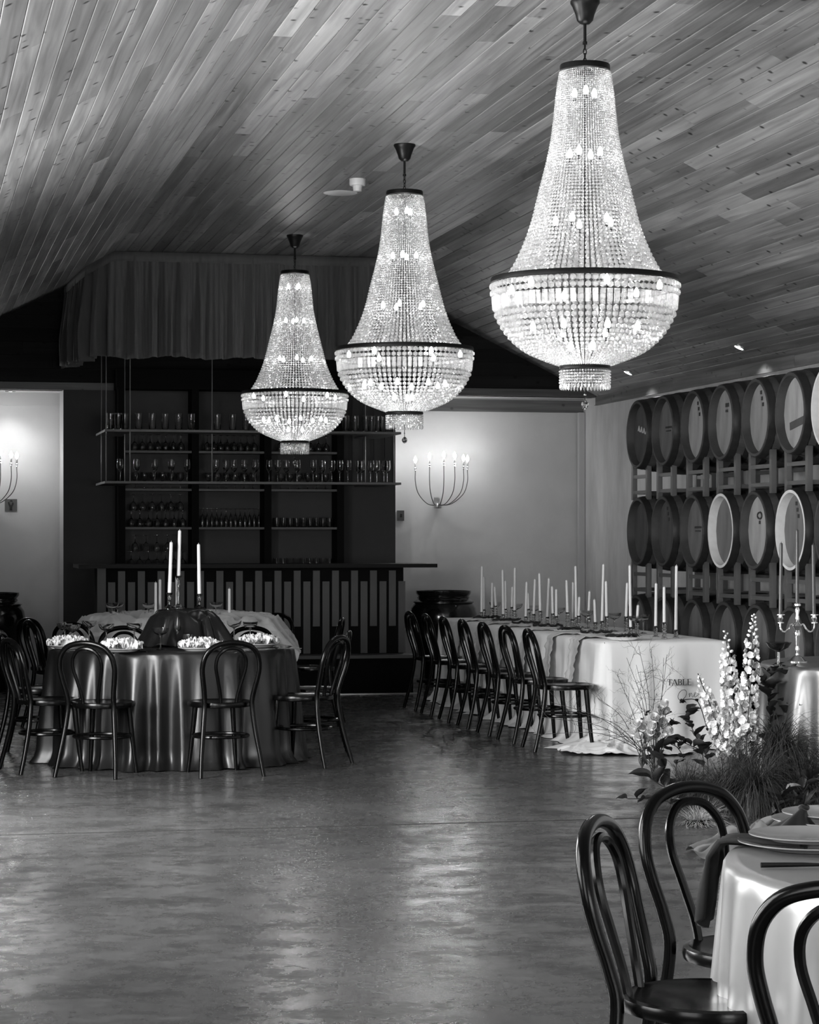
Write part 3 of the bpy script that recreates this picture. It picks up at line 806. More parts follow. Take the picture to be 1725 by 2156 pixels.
for k in range(4):
    c_ = (493 - k * 10) * U
    path = [((3.4 * cos(a) * U) if k % 2 else 0, 0 if k % 2 else 3.4 * cos(a) * U, c_ + 6.5 * sin(a) * U) for a in [2 * pi * i / 12 for i in range(12)]]
    m.tube(path, 1.2 * U, 5, closed=True)
CHAIN = m.mesh('chain', M_IRON)
m = MB(); m.tube([(0, 0, 452 * U), (0, 0, -180 * U)], 2.2 * U, 8); ROD = m.mesh('inner_rod', M_IRON)
m = MB(); v, f = m.v, m.f
m.lathe([(.1 * U, 0), (5.2 * U, 1.5 * U), (7.0 * U, 0), (5.0 * U, -4 * U), (.1 * U, -7 * U)], 8); m.v = [(p[0], p[1], p[2]) for p in m.v]
bm_ = MB(); bead_into(bm_.v, bm_.f, (0, 0, 0), 7.4 * U, .3); bm_.m = [0] * len(bm_.f); BIGB = bm_.mesh('large_crystal', M_LARGE, smooth=False)
m = MB(); w2, h2 = 5.6 * U, 14.5 * U
m.v = [(-2.4 * U, -w2, h2), (2.4 * U, -w2, h2), (3.4 * U, 0, h2), (2.4 * U, w2, h2), (-2.4 * U, w2, h2), (-3.4 * U, 0, h2)]
m.v += [(p[0], p[1], -h2 + 2 * U) for p in m.v] + [(0, 0, -h2 - 1.5 * U)]
m.face([0, 1, 2, 3, 4, 5])
for k in range(6): m.face([k, (k + 1) % 6, 6 + (k + 1) % 6, 6 + k][::-1]); m.face([6 + k, 6 + (k + 1) % 6, 12][::-1])
PRISM = m.mesh('crystal_prism', M_PRISM, smooth=False)
m = MB()
for k in range(44):
    a = 2 * pi * k / 44; c_ = (52 * U * cos(a), 52 * U * sin(a), -223 * U)
    bead_into(m.v, m.f, c_, 2.6 * U, a, 6.5 * U)
m.m = [0] * len(m.f); FRINGE = m.mesh('crystal_fringe', M_BEAD, smooth=False)
m = MB(); m.tube([(0, 0, -180 * U), (0, 0, -252 * U)], .9 * U, 5); FROD = m.mesh('finial_wire', M_IRON)
m = MB(); bead_into(m.v, m.f, (0, 0, -240 * U), 2.6 * U, 0); m.m = [0] * len(m.f); m.lathe([(.2 * U, -270 * U), (4.5 * U, -268 * U), (7.5 * U, -263 * U), (8 * U, -260.5 * U), (7 * U, -256 * U), (4 * U, -252 * U), (.2 * U, -250 * U)], 10)
FINIAL = m.mesh('finial_ball', M_GLASS, smooth=False)
m = MB(); m.lathe([(.2 * U, -8 * U), (4.5 * U, -6 * U), (6.4 * U, 0), (5.2 * U, 6 * U), (2.0 * U, 12 * U), (.2 * U, 14 * U)], 10); BULB = m.mesh('bulb', M_BULB)
m = MB(); m.lathe([(3.5 * U, -16 * U), (4.2 * U, -15 * U), (4.2 * U, -7 * U)], 8); HOLD = m.mesh('bulb_holder', M_IRON)
TIERS = [(395, 24, 3, .3), (268, 34, 4, .9), (125, 62, 5, .2), (-16, 160, 6, .5), (-102, 118, 8, .1), (-140, 30, 3, .8)]
def chandelier(loc, label, ph):
    t = thing('crystal_chandelier', label, 'chandelier', loc, ph, 'empire chandeliers in a line')
    for nm, me in (('ceiling_cup', CANOPY), ('rod', STEM), ('chain', CHAIN), ('top_ring', TOPRING), ('waist_ring', WAIST), ('base_ring', BASER), ('inner_rod', ROD), ('finial_wire', FROD), ('finial_ball', FINIAL)):
        link(nm, me, t)
    for nm, me in (('crystal_strands', CONE), ('crystal_bowl', BOWL), ('crystal_drum', DRUM), ('crystal_fringe', FRINGE)):
        tag(link(nm, me, t), kind='stuff')
    for zz, rr in ((-12, 195), (-26.5, 194)):
        for k in range(NST):
            a = 2 * pi * (k + .5) / NST; link('large_crystal', BIGB, t, (rr * U * cos(a), rr * U * sin(a), zz * U), a)
    for k in range(NST):
        a = 2 * pi * (k + .5) / NST; o = link('crystal_prism', PRISM, t, (191.5 * U * cos(a), 191.5 * U * sin(a), -49 * U)); o.rotation_euler = (0, .10, a + .5 * sin(k * 2.4 + ph * 9))
    for (z, r, n, p) in TIERS:
        for k in range(n):
            a = p + 2 * pi * k / n; c_ = (r * U * cos(a), r * U * sin(a), z * U)
            b = link('bulb', BULB, t, c_); link('bulb_holder', HOLD, b)
    for z, e in ((380, .65), (262, .9), (120, 1.8), (-30, 1.8), (-110, 4.4)):
        l = bpy.data.lights.new('chandelier_lamp', 'POINT'); l.energy = e; l.shadow_soft_size = .045
        o = bpy.data.objects.new('chandelier_lamp', l); COL.objects.link(o); o.parent = t; o.location = (0, 0, z * U)
    return t
for px, d, nm, ph in ((1232, 11.84, 'nearest and largest of the three crystal chandeliers', .02), (852, 16.15, 'middle one of the three crystal chandeliers', .3), (621, 20.98, 'farthest crystal chandelier, hanging before the bar', .7)):
    x, y = camxy((px - CX) / F * d, d)
    chandelier((x, y, ZC - 589 * U), nm, ph)

# ================================================================== CHAIRS
def make_chair(label):
    t = thing('bentwood_chair', label, 'chair', (0, 0, 0), 0, 'bentwood chairs')
    m = MB(); m.lathe([(.0001, .428), (.185, .428), (.205, .434), (.208, .448), (.204, .462), (.192, .466), (.182, .462), (.0001, .460)], 40); m.build('seat', M_CHAIR, t)
    half = [(.207, -.265, 0), (.192, -.232, .13), (.170, -.196, .30), (.156, -.180, .45), (.163, -.195, .535), (.180, -.220, .625), (.187, -.236, .692), (.172, -.252, .763), (.130, -.264, .814), (.070, -.270, .838)]
    full = half + [(0, -.272, .846)] + [(-x, y, z) for x, y, z in half[::-1]]
    P = smoothpath(full, 5); m = MB(); m.tube(P, [.0135 + .0035 * min(1, p.z / .3) for p in P], 10); m.build('back_frame', M_CHAIR, t)
    half = [(.050, -.176, .435), (.056, -.190, .51), (.078, -.212, .605), (.098, -.232, .69), (.090, -.246, .755), (.052, -.258, .798)]
    full = half + [(0, -.262, .810)] + [(-x, y, z) for x, y, z in half[::-1]]
    m = MB(); m.tube(smoothpath(full, 5), .0118, 8); m.build('back_hoop', M_CHAIR, t)
    for s in (-1, 1):
        m = MB(); m.tube([(s * .125, .125, .43), (s * .135, .135, .30), (s * .150, .152, .12), (s * .162, .165, 0)], [.019, .017, .0145, .0125], 10); m.build('leg', M_CHAIR, t)
    m = MB(); m.tube([(.178 * cos(a), .178 * sin(a) - .01, .245) for a in [2 * pi * i / 40 for i in range(40)]], .0105, 7, closed=True); m.build('ring_stretcher', M_CHAIR, t)
    return t
proto = [None]
def chair(X, d, fx, fd, label, group='bentwood chairs'):
    """seat centre and facing direction in right / forward terms"""
    x, y = camxy(X, d); gx, gy = camxy(fx, fd); rz = atan2(gy, gx) - pi / 2
    if proto[0] is None:
        proto[0] = make_chair(label); o = proto[0]; o.location = (x, y, 0); o.rotation_euler = (0, 0, rz); o['group'] = group
        return o
    return dup(proto[0], (x, y, 0), rz, label, group)
T1, R1 = (-1.62, 15.90), .82
T3, R3 = (-1.86, 18.95), .87
def round_chair(c, phi, r, label, group, turn=0.0):
    a = radians(phi); ox, od = sin(a), -cos(a); b = a + radians(turn)
    chair(c[0] + r * ox, c[1] + r * od, -sin(b), cos(b), label, group)
G1 = 'chairs round the dark satin table'
round_chair(T1, -17, 1.12, 'bentwood chair with its back to us, left front of the dark satin table', G1)
round_chair(T1, 22, 1.10, 'bentwood chair with its back to us, right front of the dark satin table', G1)
chair(-2.33, 15.10, .87, .48, 'bentwood chair at the left of the dark satin table, before its neighbour', G1)
round_chair(T1, 66, 1.0, 'bentwood chair at the right of the dark satin table, before its neighbour', G1)
round_chair(T1, -108, 1.0, 'bentwood chair cut by the left edge, at the dark satin table', G1, 16)
round_chair(T1, 108, .98, 'bentwood chair half hidden behind another, right of the dark satin table', G1, -14)
round_chair(T1, 158, .98, 'bentwood chair behind the dark satin table, under the right glasses', G1)
round_chair(T1, -158, .98, 'bentwood chair behind the dark satin table, left of the black satin mound', G1)
G3 = 'chairs round the chiffon table'
round_chair(T3, -60, 1.02, 'bentwood chair far left, between the urn and the chiffon table', G3, -5)
round_chair(T3, -88, 1.0, 'bentwood chair at the far left corner of the chiffon table', G3, 40)
round_chair(T3, -34, 1.06, 'bentwood chair at the front left of the chiffon table', G3, 5)
round_chair(T3, 86, 1.05, 'bentwood chair at the right of the chiffon table, before the bar', G3, 0)
round_chair(T3, 145, 1.0, 'bentwood chair behind the chiffon table, only its top showing', G3)
GL = 'chairs along the white table'
TX0, TX1, TY0, TY1 = 4.86, 5.81, 15.95, 21.2
def wchair(x, y, fx, fy, label, group):
    rz = atan2(fy, fx) - pi / 2; return dup(proto[0], (x, y, 0), rz, label, group)
for k in range(7):
    wchair(4.59, 16.0 + .668 * k, 1, random.uniform(-.05, .05), 'bentwood chair, %s from the front along the white table' % ORD[k], GL)
for k, yy in enumerate((16.45, 17.15, 17.85)):
    wchair(6.02, yy, -1, .05, 'bentwood chair on the barrel side of the white table, %s from the front' % ORD[k], GL)
GN = 'chairs at the satin table near us'
TN, RN = (1.58, 5.30), .85
chair(.685, 5.30, .94, -.34, 'large bentwood chair in side view at the bottom right', GN)
chair(.90, 5.93, .62, -.78, 'large bentwood chair behind the side view one, its hoop round', GN)
chair(.935, 4.60, .45, .89, 'bentwood chair cut by the lower right corner', GN)

# ================================================================== TABLES AND CLOTHS
ZT = .76
def foldfn(seed, ks):
    r = random.Random(seed); prm = [(k, r.uniform(.5, 1.0) / (1 + .02 * k), r.uniform(0, 6.28), r.uniform(-.5, .5)) for k in ks]
    tot = sum(p[1] for p in prm)
    def f(a, t):
        v = sum(A * sin(k * a + ph + dr * t * 2.0) for k, A, ph, dr in prm) / tot * 1.7
        return (abs(v) ** .8) * (1 if v > 0 else -1)
    return f
def cloth_round(R, fold, amp, flare, puddle, seed, n=300, zt=ZT + .004, inner=.0):
    m = MB(); rows = []
    for r in (.0001, R * .3, R * .6, R * .85, R * .97):
        rows.append([(r * cos(2 * pi * k / n), r * sin(2 * pi * k / n), zt) for k in range(n)])
    rows.append([((R + .004) * cos(2 * pi * k / n), (R + .004) * sin(2 * pi * k / n), zt - .005) for k in range(n)])
    T = [.03, .07, .12, .18, .25, .33, .41, .5, .58, .66, .74, .82, .89, .95, 1.0]
    for t in T:
        row = []
        for k in range(n):
            a = 2 * pi * k / n
            rr = R + .010 + flare * t + amp * (t ** .65) * fold(a, t)
            z = zt - (zt - .004) * t
            if t > .88:
                e = (t - .88) / .12; rr += puddle * e * e * (.4 + .9 * abs(noise.noise((cos(a) * 3, sin(a) * 3, seed)))) * 1.2
                z = max(.004, z + .012 * e * noise.noise((cos(a) * 9, sin(a) * 9, seed + 3)))
            row.append((rr * cos(a), rr * sin(a), z))
        rows.append(row)
    m.grid(rows, True)
    return m
def cloth_rect(x0, x1, y0, y1, fold, amp, flare, puddle, seed, zt=ZT + .004, rc=.05, n=520, ampf=lambda x, y: 1.0):
    """a cloth over a rectangular top, hanging to the floor"""
    L1, L2 = x1 - x0 - 2 * rc, y1 - y0 - 2 * rc; per = 2 * (L1 + L2) + 2 * pi * rc
    def outline(s):
        s %= per
        for (cx, cy, dx, dy, L_, nx, ny, ca) in ((x0 + rc, y0, 1, 0, L1, 0, -1, -pi / 2), (x1, y0 + rc, 0, 1, L2, 1, 0, 0), (x1 - rc, y1, -1, 0, L1, 0, 1, pi / 2), (x0, y1 - rc, 0, -1, L2, -1, 0, pi)):
            if s < L_: return (cx + dx * s, cy + dy * s, nx, ny)
            s -= L_
            if s < pi * rc / 2:
                a = ca + s / rc; ex, ey = cx + dx * L_ - nx * rc, cy + dy * L_ - ny * rc
                return (ex + rc * cos(a), ey + rc * sin(a), cos(a), sin(a))
            s -= pi * rc / 2
        return (x0 + rc, y0, 0, -1)
    m = MB(); rows = []; O = [outline(per * k / n) for k in range(n)]
    cx, cy = (x0 + x1) / 2, (y0 + y1) / 2
    for q in (.02, .5, .9):
        rows.append([(cx + (x - cx) * q, cy + (y - cy) * q if q > .6 else cy + max(-abs(y1 - y0) / 2 + .3, min(abs(y1 - y0) / 2 - .3, (y - cy))) * (q + .4), zt + .004 * noise.noise((x * 4, y * 4, 1))) for x, y, nx, ny in O])
    rows.append([(x + nx * .003, y + ny * .003, zt - .006) for x, y, nx, ny in O])
    for t in (.03, .07, .12, .18, .25, .33, .41, .5, .58, .66, .74, .82, .89, .95, 1.0):
        row = []
        for k, (x, y, nx, ny) in enumerate(O):
            s = per * k / n
            off = .008 + flare * t + amp * ampf(x, y) * (t ** .7) * (fold(s, t) + .3)
            z = zt - (zt - .004) * t
            if t > .88:
                e = (t - .88) / .12; off += puddle * (2.6 if y < TY0 + .3 and x < 5.7 else 1.0) * e * e * (.5 + 1.0 * abs(noise.noise((x * 4, y * 4, seed))))
                z = max(.004, z + .014 * e * noise.noise((x * 9, y * 9, seed + 3)))
            row.append((x + nx * off, y + ny * off, z))
        rows.append(row)
    m.grid(rows, True)
    return m
def round_table(c, R, label):
    x, y = camxy(*c)
    t = thing('round_table', label, 'table', (x, y, 0), 0, 'round banquet tables')
    m = MB(); m.lathe([(.0001, .73), (R - .02, .73), (R - .01, .74), (R - .01, ZT - .001), (.0001, ZT - .001)], 48); m.build('table_top', M_BLACK, t)
    m = MB(); m.lathe([(.28, 0), (.28, .03), (.05, .06), (.05, .70), (.2, .73)], 24); m.build('pedestal', M_BLACK, t)
    return (x, y)

c1 = round_table(T1, R1, 'round table hidden under the dark satin cloth')
f1 = foldfn(11, (11, 17, 23, 31, 41))
tag(cloth_round(R1, f1, .062, .04, .06, 2.0, n=520).build('satin_tablecloth', M_SATIN, loc=(c1[0], c1[1], 0), angle=80), 'dark satin cloth falling to the floor on the left round table', 'tablecloth')
c3 = round_table(T3, R3, 'round table hidden under the white cloth and chiffon')
tag(cloth_round(R3, foldfn(5, (11, 17, 23)), .03, .03, .03, 5.0).build('white_tablecloth', M_LINEN, loc=(c3[0], c3[1], 0), angle=80), 'white cloth on the round table before the bar', 'tablecloth')

t = thing('long_table', 'long rectangular table hidden under the white linen cloth', 'table', ((TX0 + TX1) / 2, (TY0 + TY1) / 2, 0))
m = MB(); m.box((0, 0, ZT - .018), (TX1 - TX0 - .02, TY1 - TY0 - .02, .03)); m.build('table_top', M_BLACK, t, smooth=False)
for sx_ in (-1, 1):
    for yy in (-2.3, 0, 2.3):
        m = MB(); m.tube([(sx_ * .38, yy, 0), (sx_ * .38, yy, ZT - .034)], .02, 8); m.build('leg', M_BLACK, t)
fl_ = foldfn(21, (9.0, 14.0, 21.0, 30.0))
lin = tag(cloth_rect(TX0, TX1, TY0, TY1, lambda s, t: fl_(s, t), .035, .03, .12, 4.0, n=900,
                     ampf=lambda x, y: .62 if y < TY0 + .2 and x > 5.2 else 1.0).build('linen_tablecloth', M_LINEN, angle=80),
          'white linen cloth printed TABLE One, pooling on the floor in front', 'tablecloth')
# print on the front of the cloth
def letters():
    m = MB(); y = TY0 - .070; h = .042; th = .004
    x, d = on_y(1406, y); z0 = EYE - (1443 - HY) / F * d
    def bar(xa, za, xb, zb, w_):
        L_ = sqrt((xb - xa) ** 2 + (zb - za) ** 2); a = atan2(zb - za, xb - xa)
        m.box(((xa + xb) / 2, y, (za + zb) / 2), (L_, th, w_), M=Matrix.Rotation(-a, 3, 'Y'))
    tk, tn, sf = .0062, .0026, .010
    def vert(xx, wide=tk): bar(xx, z0, xx, z0 + h, wide); bar(xx - sf * .7, z0 + .001, xx + sf * .7, z0 + .001, tn); bar(xx - sf * .7, z0 + h, xx + sf * .7, z0 + h, tn)
    p = x
    vert(p + .016); bar(p, z0 + h, p + .032, z0 + h, tn); bar(p, z0 + h, p, z0 + h - .009, tn); bar(p + .032, z0 + h, p + .032, z0 + h - .009, tn); p += .036
    bar(p, z0, p + .017, z0 + h, tn); bar(p + .017, z0 + h, p + .036, z0, tk); bar(p + .008, z0 + .015, p + .028, z0 + .015, tn); bar(p - .004, z0, p + .006, z0, tn); bar(p + .028, z0, p + .041, z0, tn); p += .048
    vert(p)
    for zc, r in ((z0 + h * .76, h * .24), (z0 + h * .26, h * .26)):
        q = [(p + .004 + (r + .006) * cos(a), zc + r * sin(a)) for a in [pi / 2 - pi * i / 8 for i in range(9)]]
        for i in range(8): bar(q[i][0], q[i][1], q[i + 1][0], q[i + 1][1], tk if 2 <= i <= 5 else tn)
    p += .034
    vert(p); bar(p, z0 + .001, p + .024, z0 + .001, tn); bar(p + .024, z0, p + .024, z0 + .011, tn); p += .036
    vert(p)
    for zz in (z0 + .001, z0 + h * .52, z0 + h): bar(p, zz, p + (.024 if zz != z0 + h * .52 else .016), zz, tn)
    m.build('printed_word', M_INK, lin, smooth=False)
    n = MB(); xo, d = on_y(1437, y); zo = EYE - (1463 - HY) / F * d; s_ = 1.0
    path = [(xo + .030 * cos(a) * s_ + .012 * sin(a), y, zo + .036 * sin(a)) for a in [pi * .35 + 2 * pi * i / 24 for i in range(27)]]
    n.tube(path, .0020, 5)
    n.tube(smoothpath([(xo + .048, y, zo - .002), (xo + .054, y, zo + .012), (xo + .054, y, zo - .018), (xo + .062, y, zo + .008), (xo + .070, y, zo + .010), (xo + .073, y, zo - .012), (xo + .080, y, zo - .016),
                       (xo + .092, y, zo + .000), (xo + .100, y, zo + .010), (xo + .096, y, zo + .016), (xo + .090, y, zo + .004), (xo + .094, y, zo - .016), (xo + .106, y, zo - .012), (xo + .122, y, zo + .002)], 5), .0017, 5)
    n.build('printed_script', M_INK, lin)
letters()

cN = round_table(TN, RN, 'round table hidden under the pale satin cloth near us')
fN = foldfn(31, (12, 17, 25, 34))
tag(cloth_round(RN, fN, .035, .03, .04, 9.0, n=520).build('satin_tablecloth', M_SATINL, loc=(cN[0], cN[1], 0), angle=80), 'pale champagne satin cloth on the round table at the lower right', 'tablecloth')
T2, R2 = (2.98, 13.85), .88
c2 = round_table(T2, R2, 'round table hidden under the grey satin cloth by the grasses')
M_SATIN2 = mat('grey_satin', .26, .36, metal=.75)
tag(cloth_round(R2, foldfn(41, (13, 19, 27, 35)), .04, .03, .04, 12.0, n=420).build('satin_tablecloth', M_SATIN2, loc=(c2[0], c2[1], 0), angle=80), 'grey satin cloth on the round table behind the grasses at the right', 'tablecloth')

# ------------------------------------------------------------------ crumpled cloth (the first piece lies at the foot of the white table)
def crumple(w_, l_, h, seed, n=36, freq=5.0, base=0.0, ridge=1.0, droop=None, shape=2.4, edge=.35):
    """a rumpled piece of cloth lying on z = base"""
    rows = []; o = Vector((seed * 7.3, seed * 3.1, seed))
    for i in range(n):
        row = []
        for j in range(n):
            u, v = 2 * i / (n - 1) - 1, 2 * j / (n - 1) - 1
            # square grid to a soft rounded outline
            x = u * sqrt(1 - v * v / 2); y = v * sqrt(1 - u * u / 2); k = max(abs(u), abs(v)) ** shape
            x = u * (1 - k * .0) * .5 + x * .5; y = v * .5 + y * .5
            rr = min(1, sqrt(x * x + y * y)); ed = max(0, 1 - rr ** 3)
            p = Vector((x * freq, y * freq * l_ / w_, 0)) + o
            nv = noise.noise(p + Vector((noise.noise(p * .7), noise.noise(p * .7 + Vector((4, 1, 2))), 0)) * 1.4)
            rg = (1 - abs(nv) * 2.2) * ridge + (1 - ridge) * (nv + .5)
            z = h * max(0, rg) * (edge + (1 - edge) * ed) * (1 - .0 * rr)
            X = x * w_ / 2 * (1 + .10 * noise.noise(Vector((x * 3, y * 3, seed)))); Y = y * l_ / 2 * (1 + .10 * noise.noise(Vector((x * 3, y * 3, seed + 9))))
            zz = base + .003 + z
            if droop: zz = droop(X, Y, zz)
            row.append((X, Y, zz))
        rows.append(row)
    m = MB(); m.grid(rows)
    return m

x, y = at(1318, 1580, 0)
tag(crumple(.95, .85, .085, 8.0, n=60, freq=4.0, ridge=.7, edge=.25).build('pooled_cloth', M_LINEN, loc=(x, y, .002), rz=-.25, angle=80), 'white gauze pooled on the floor at the foot of the white table', 'cloth')
# plates
m = MB(); m.lathe([(.0001, .004), (.085, .003), (.088, 0), (.092, .003), (.125, .016), (.140, .020), (.141, .023), (.125, .020), (.095, .008), (.0001, .007)], 40); PLATE = m
PL_W = PLATE.mesh('plate', M_CERAMIC); PL_G = PLATE.mesh('plate', M_PLATE)
m = MB(); m.box((0, 0, .003), (.006, .12, .004)); m.lathe([(.0001, .001), (.009, .002), (.012, .004), (.009, .006), (.0001, .006)], 10, c=(0, .075, 0)); m.box((0, -.07, .003), (.012, .05, .005)); KNIFE = m.mesh('knife', M_CUTLERY)

# ------------------------------------------------------------------ candles
def candle_mesh(h, r=.0115, lean=(0, 0)):
    m = MB(); m.tube([(lean[0] * t, lean[1] * t, h * t) for t in (0, .25, .5, .75, .97, .992, 1.0)], [r * 1.08, r * 1.05, r, r * .97, r * .93, r * .8, r * .35], 12)
    m.tube([(lean[0], lean[1], h), (lean[0], lean[1], h + .008)], .0012, 5); return m
def ball_stick(h):
    """pressed glass candlestick of stacked balls"""
    nb = max(2, int(h / .026)); pr = [(.0001, 0), (.026, 0), (.026, .004), (.013, .009)]
    hz = (h - .03) / nb
    for k in range(nb):
        z = .009 + k * hz
        pr += [(.013, z + .1 * hz), (.019, z + .5 * hz), (.013, z + .9 * hz)]
    pr += [(.016, h - .014), (.018, h), (.0125, h), (.0125, h - .012), (.0001, h - .012)]
    m = MB(); m.lathe(pr, 14); return m
STK = {round(h, 2): ball_stick(h).mesh('glass_candlestick', M_GLASS) for h in (.06, .08, .10, .12)}
CAN = [(453, 98), (466, 150), (505, 180), (523, 200), (560, 115), (572, 170), (602, 200), (615, 105), (670, 175), (684, 230), (709, 162), (741, 133), (776, 157), (803, 198), (820, 212),
       (875, 167), (898, 177), (918, 98), (930, 250), (978, 222), (1012, 262), (1045, 88), (1067, 172), (1163, 180), (1185, 93), (1216, 290), (1308, 182), (1350, 200), (1407, 94)]
rc_ = random.Random(9)
for k, (cx_, ty) in enumerate(CAN):
    px = 820 + cx_ / 2.331; jit = rc_.choice((-6, 0, 5, 10)); py = 1150 + (352 + (cx_ - 453) * (450 - 352) / 954.0 + jit * (cx_ / 1400)) / 2.331
    x, y = at(px, py, ZT + .006); d = proj(x, y, 0)[2]
    hs_ = rc_.choice((.08, .10, .10, .12)) if k % 4 else .06
    ztop = EYE - ((1150 + ty / 2.331) - HY) / F * d
    hc = max(.08, ztop - (ZT + .006) - hs_ + .012)
    put('glass_candlestick', STK[round(hs_, 2)], (x, y, ZT + .0065), 'clear glass candlestick, %s from the far end of the white table' % ORD[k], 'candlestick', 'candlesticks on the white table')
    o = candle_mesh(hc, .0115, (rc_.uniform(-.012, .012), rc_.uniform(-.01, .01))).build('taper_candle', M_WAX, loc=(x, y, ZT + .0065 + hs_ - .0118))
    tag(o, 'white taper candle, %s from the far end of the white table' % ORD[k], 'candle', 'taper candles on the white table')
# coupes, plates, black napkins and ruffled runners of the long table
for k, (cx_, cy_) in enumerate(((520, 352), (625, 362), (712, 372), (832, 386), (968, 404), (1105, 418), (1208, 436), (1246, 428))):
    x, y = at(820 + cx_ / 2.331, 1150 + cy_ / 2.331, ZT + .006)
    put('coupe_glass', COUPE, (x, y, ZT + .0065), 'coupe glass, %s from the far end of the white table' % ORD[k], 'glass', 'coupes on the white table')
GP = 'place settings on the white table'
for k in range(7):
    yy = 16.05 + .668 * k + .08; xx = TX0 + .20
    put('plate', PL_W, (xx, yy, ZT + .0065), 'white plate, %s from the front on the chair side of the white table' % ORD[k], 'plate', GP)
    m = MB(); r_ = random.Random(k)
    pts = [(.05 * sin(q * 1.3 + k) * .5, -.12 + .04 * q, .018 + .016 * abs(sin(q * 1.7 + k))) for q in range(7)]
    P = smoothpath(pts, 4); rows = []
    for j in range(5):
        rows.append([(p.x + (j - 2) * .016 + .006 * sin(i * .9), p.y, p.z + .010 * sin(j * 1.9 + i * .5)) for i, p in enumerate(P)])
    m.grid(rows); o = m.build('knotted_napkin', M_BLKCLOTH, loc=(xx, yy, ZT + .010), rz=r_.uniform(1.0, 2.0)); sol = o.modifiers.new('thickness', 'SOLIDIFY'); sol.thickness = .004
    tag(o, 'black knotted napkin on a plate, %s from the front of the white table' % ORD[k], 'napkin', GP)
def runner(x_edge, y, wide, drop, seed):
    """a ruffled strip lying on the table edge and hanging over it"""
    rows = []; n = 26
    for i in range(n):
        v = i / (n - 1); row = []
        for j in range(15):
            u = j / 14 - .5
            ruf = .5 + .5 * abs(2 * u) ** 3
            wv = .016 * sin(v * 26 + seed * 2 + (3 if u > 0 else 0)) * ruf
            if v < .35: px_, pz = x_edge + .30 * (1 - v / .35) - .012, ZT + .014 + .014 * noise.noise((u * 6, v * 8, seed)) + abs(wv) * .6
            else:
                s = (v - .35) / .65; px_, pz = x_edge - .030 - .055 * s - .014 * noise.noise((u * 5, v * 7, seed)) - abs(wv), ZT - .004 - drop * s * (1 - .12 * abs(u))
            row.append((px_, y + u * wide * (1 + .25 * sin(v * 5 + seed)) + wv * .6, pz))
        rows.append(row)
    m = MB(); m.grid(rows); return m
for k, (yy, wd, dr) in enumerate(((16.55, .22, .36), (17.2, .22, .34), (17.95, .2, .32), (18.7, .22, .36), (19.4, .2, .30), (20.2, .22, .34))):
    o = runner(TX0, yy, wd, dr, k + 1.0).build('ruffled_napkin', M_CHIFFON, angle=80); sol = o.modifiers.new('thickness', 'SOLIDIFY'); sol.thickness = .003
    tag(o, 'cream ruffled napkin hanging over the white table, %s from the front' % ORD[k], 'napkin', 'ruffled napkins on the white table')

# ------------------------------------------------------------------ on the dark satin table
S1 = F / T1[1]
def t1(px, py, z=ZT + .006): return at(px, py, z)
mx, my = camxy((386 - CX) / F * 15.95, 15.95)
rows = []; n = 72
for i in range(22):
    v = i / 21
    row = []
    for k in range(n):
        a = 2 * pi * k / n
        fo = sin(5 * a + 1.0 + v * 1.5) * .5 + sin(9 * a + 2 + v) * .35 + sin(14 * a) * .18
        prof = [(0, .250), (.25, .255), (.50, .243), (.68, .19), (.82, .10), (1.0, .004)]
        for q in range(len(prof) - 1):
            if prof[q][0] <= v <= prof[q + 1][0]:
                f = (v - prof[q][0]) / (prof[q + 1][0] - prof[q][0]); z = prof[q][1] + (prof[q + 1][1] - prof[q][1]) * f; break
        r = .30 * (v ** .75) * (1 + .34 * fo * max(0, v - .3) * 1.5) + .0001
        z += .045 * noise.noise((cos(a) * v * 4.5, sin(a) * v * 4.5, 3.0)) * (1 if v > .55 else .12)
        row.append((r * cos(a), r * sin(a), max(.003, z)))
    rows.append(row)
m = MB(); m.grid(rows, True)
M_SATINB = mat('black_satin', .05, .22, metal=.8)
tag(m.build('satin_mound', M_SATINB, loc=(mx, my, ZT + .005), angle=80), 'black satin draped mound in the middle of the dark satin table', 'draped riser')
def tall_stick(h):
    m = MB(); m.lathe([(.0001, 0), (.045, 0), (.045, .006), (.030, .016), (.012, .030), (.008, .05), (.014, h * .45), (.008, h * .55), (.013, h * .72), (.008, h * .85), (.018, h - .016), (.022, h), (.0125, h), (.0125, h - .014), (.0001, h - .014)], 18); return m
def stick_candle(px, ybase, ystick, ytop, zbase, d, stick, nm, lean=0):
    X = (px - CX) / F * d; x, y = camxy(X, d); s = F / d
    h = (ybase - ystick) / s
    if stick:
        me = tall_stick(h).mesh('glass_candlestick', M_GLASS)
        put('glass_candlestick', me, (x, y, zbase), 'glass candlestick ' + nm, 'candlestick', 'candlesticks on the dark satin table')
        zb = zbase + h - .0138
    else: zb = zbase
    hc = (ystick - ytop) / s + (.013 if stick else 0)
    tag(candle_mesh(hc, .012, (lean, 0)).build('taper_candle', M_WAX, loc=(x, y, zb)), 'white taper candle ' + nm, 'candle', 'taper candles on the round tables')
stick_candle(357, 1290, 1255, 1148, ZT + .256, 15.90, True, 'left on top of the black satin mound', .012)
stick_candle(376, 1285, 1216, 1120, ZT + .259, 15.98, True, 'tallest, on top of the black satin mound', .008)
stick_candle(420, 1318, 1285, 1180, ZT + .252, 16.0, True, 'right on top of the black satin mound', -.006)
CP = [(136, 1357), (153, 1360), (224, 1358), (283, 1356), (338, 1368), (386, 1362), (457, 1355), (493, 1350), (527, 1352), (188, 1350)]
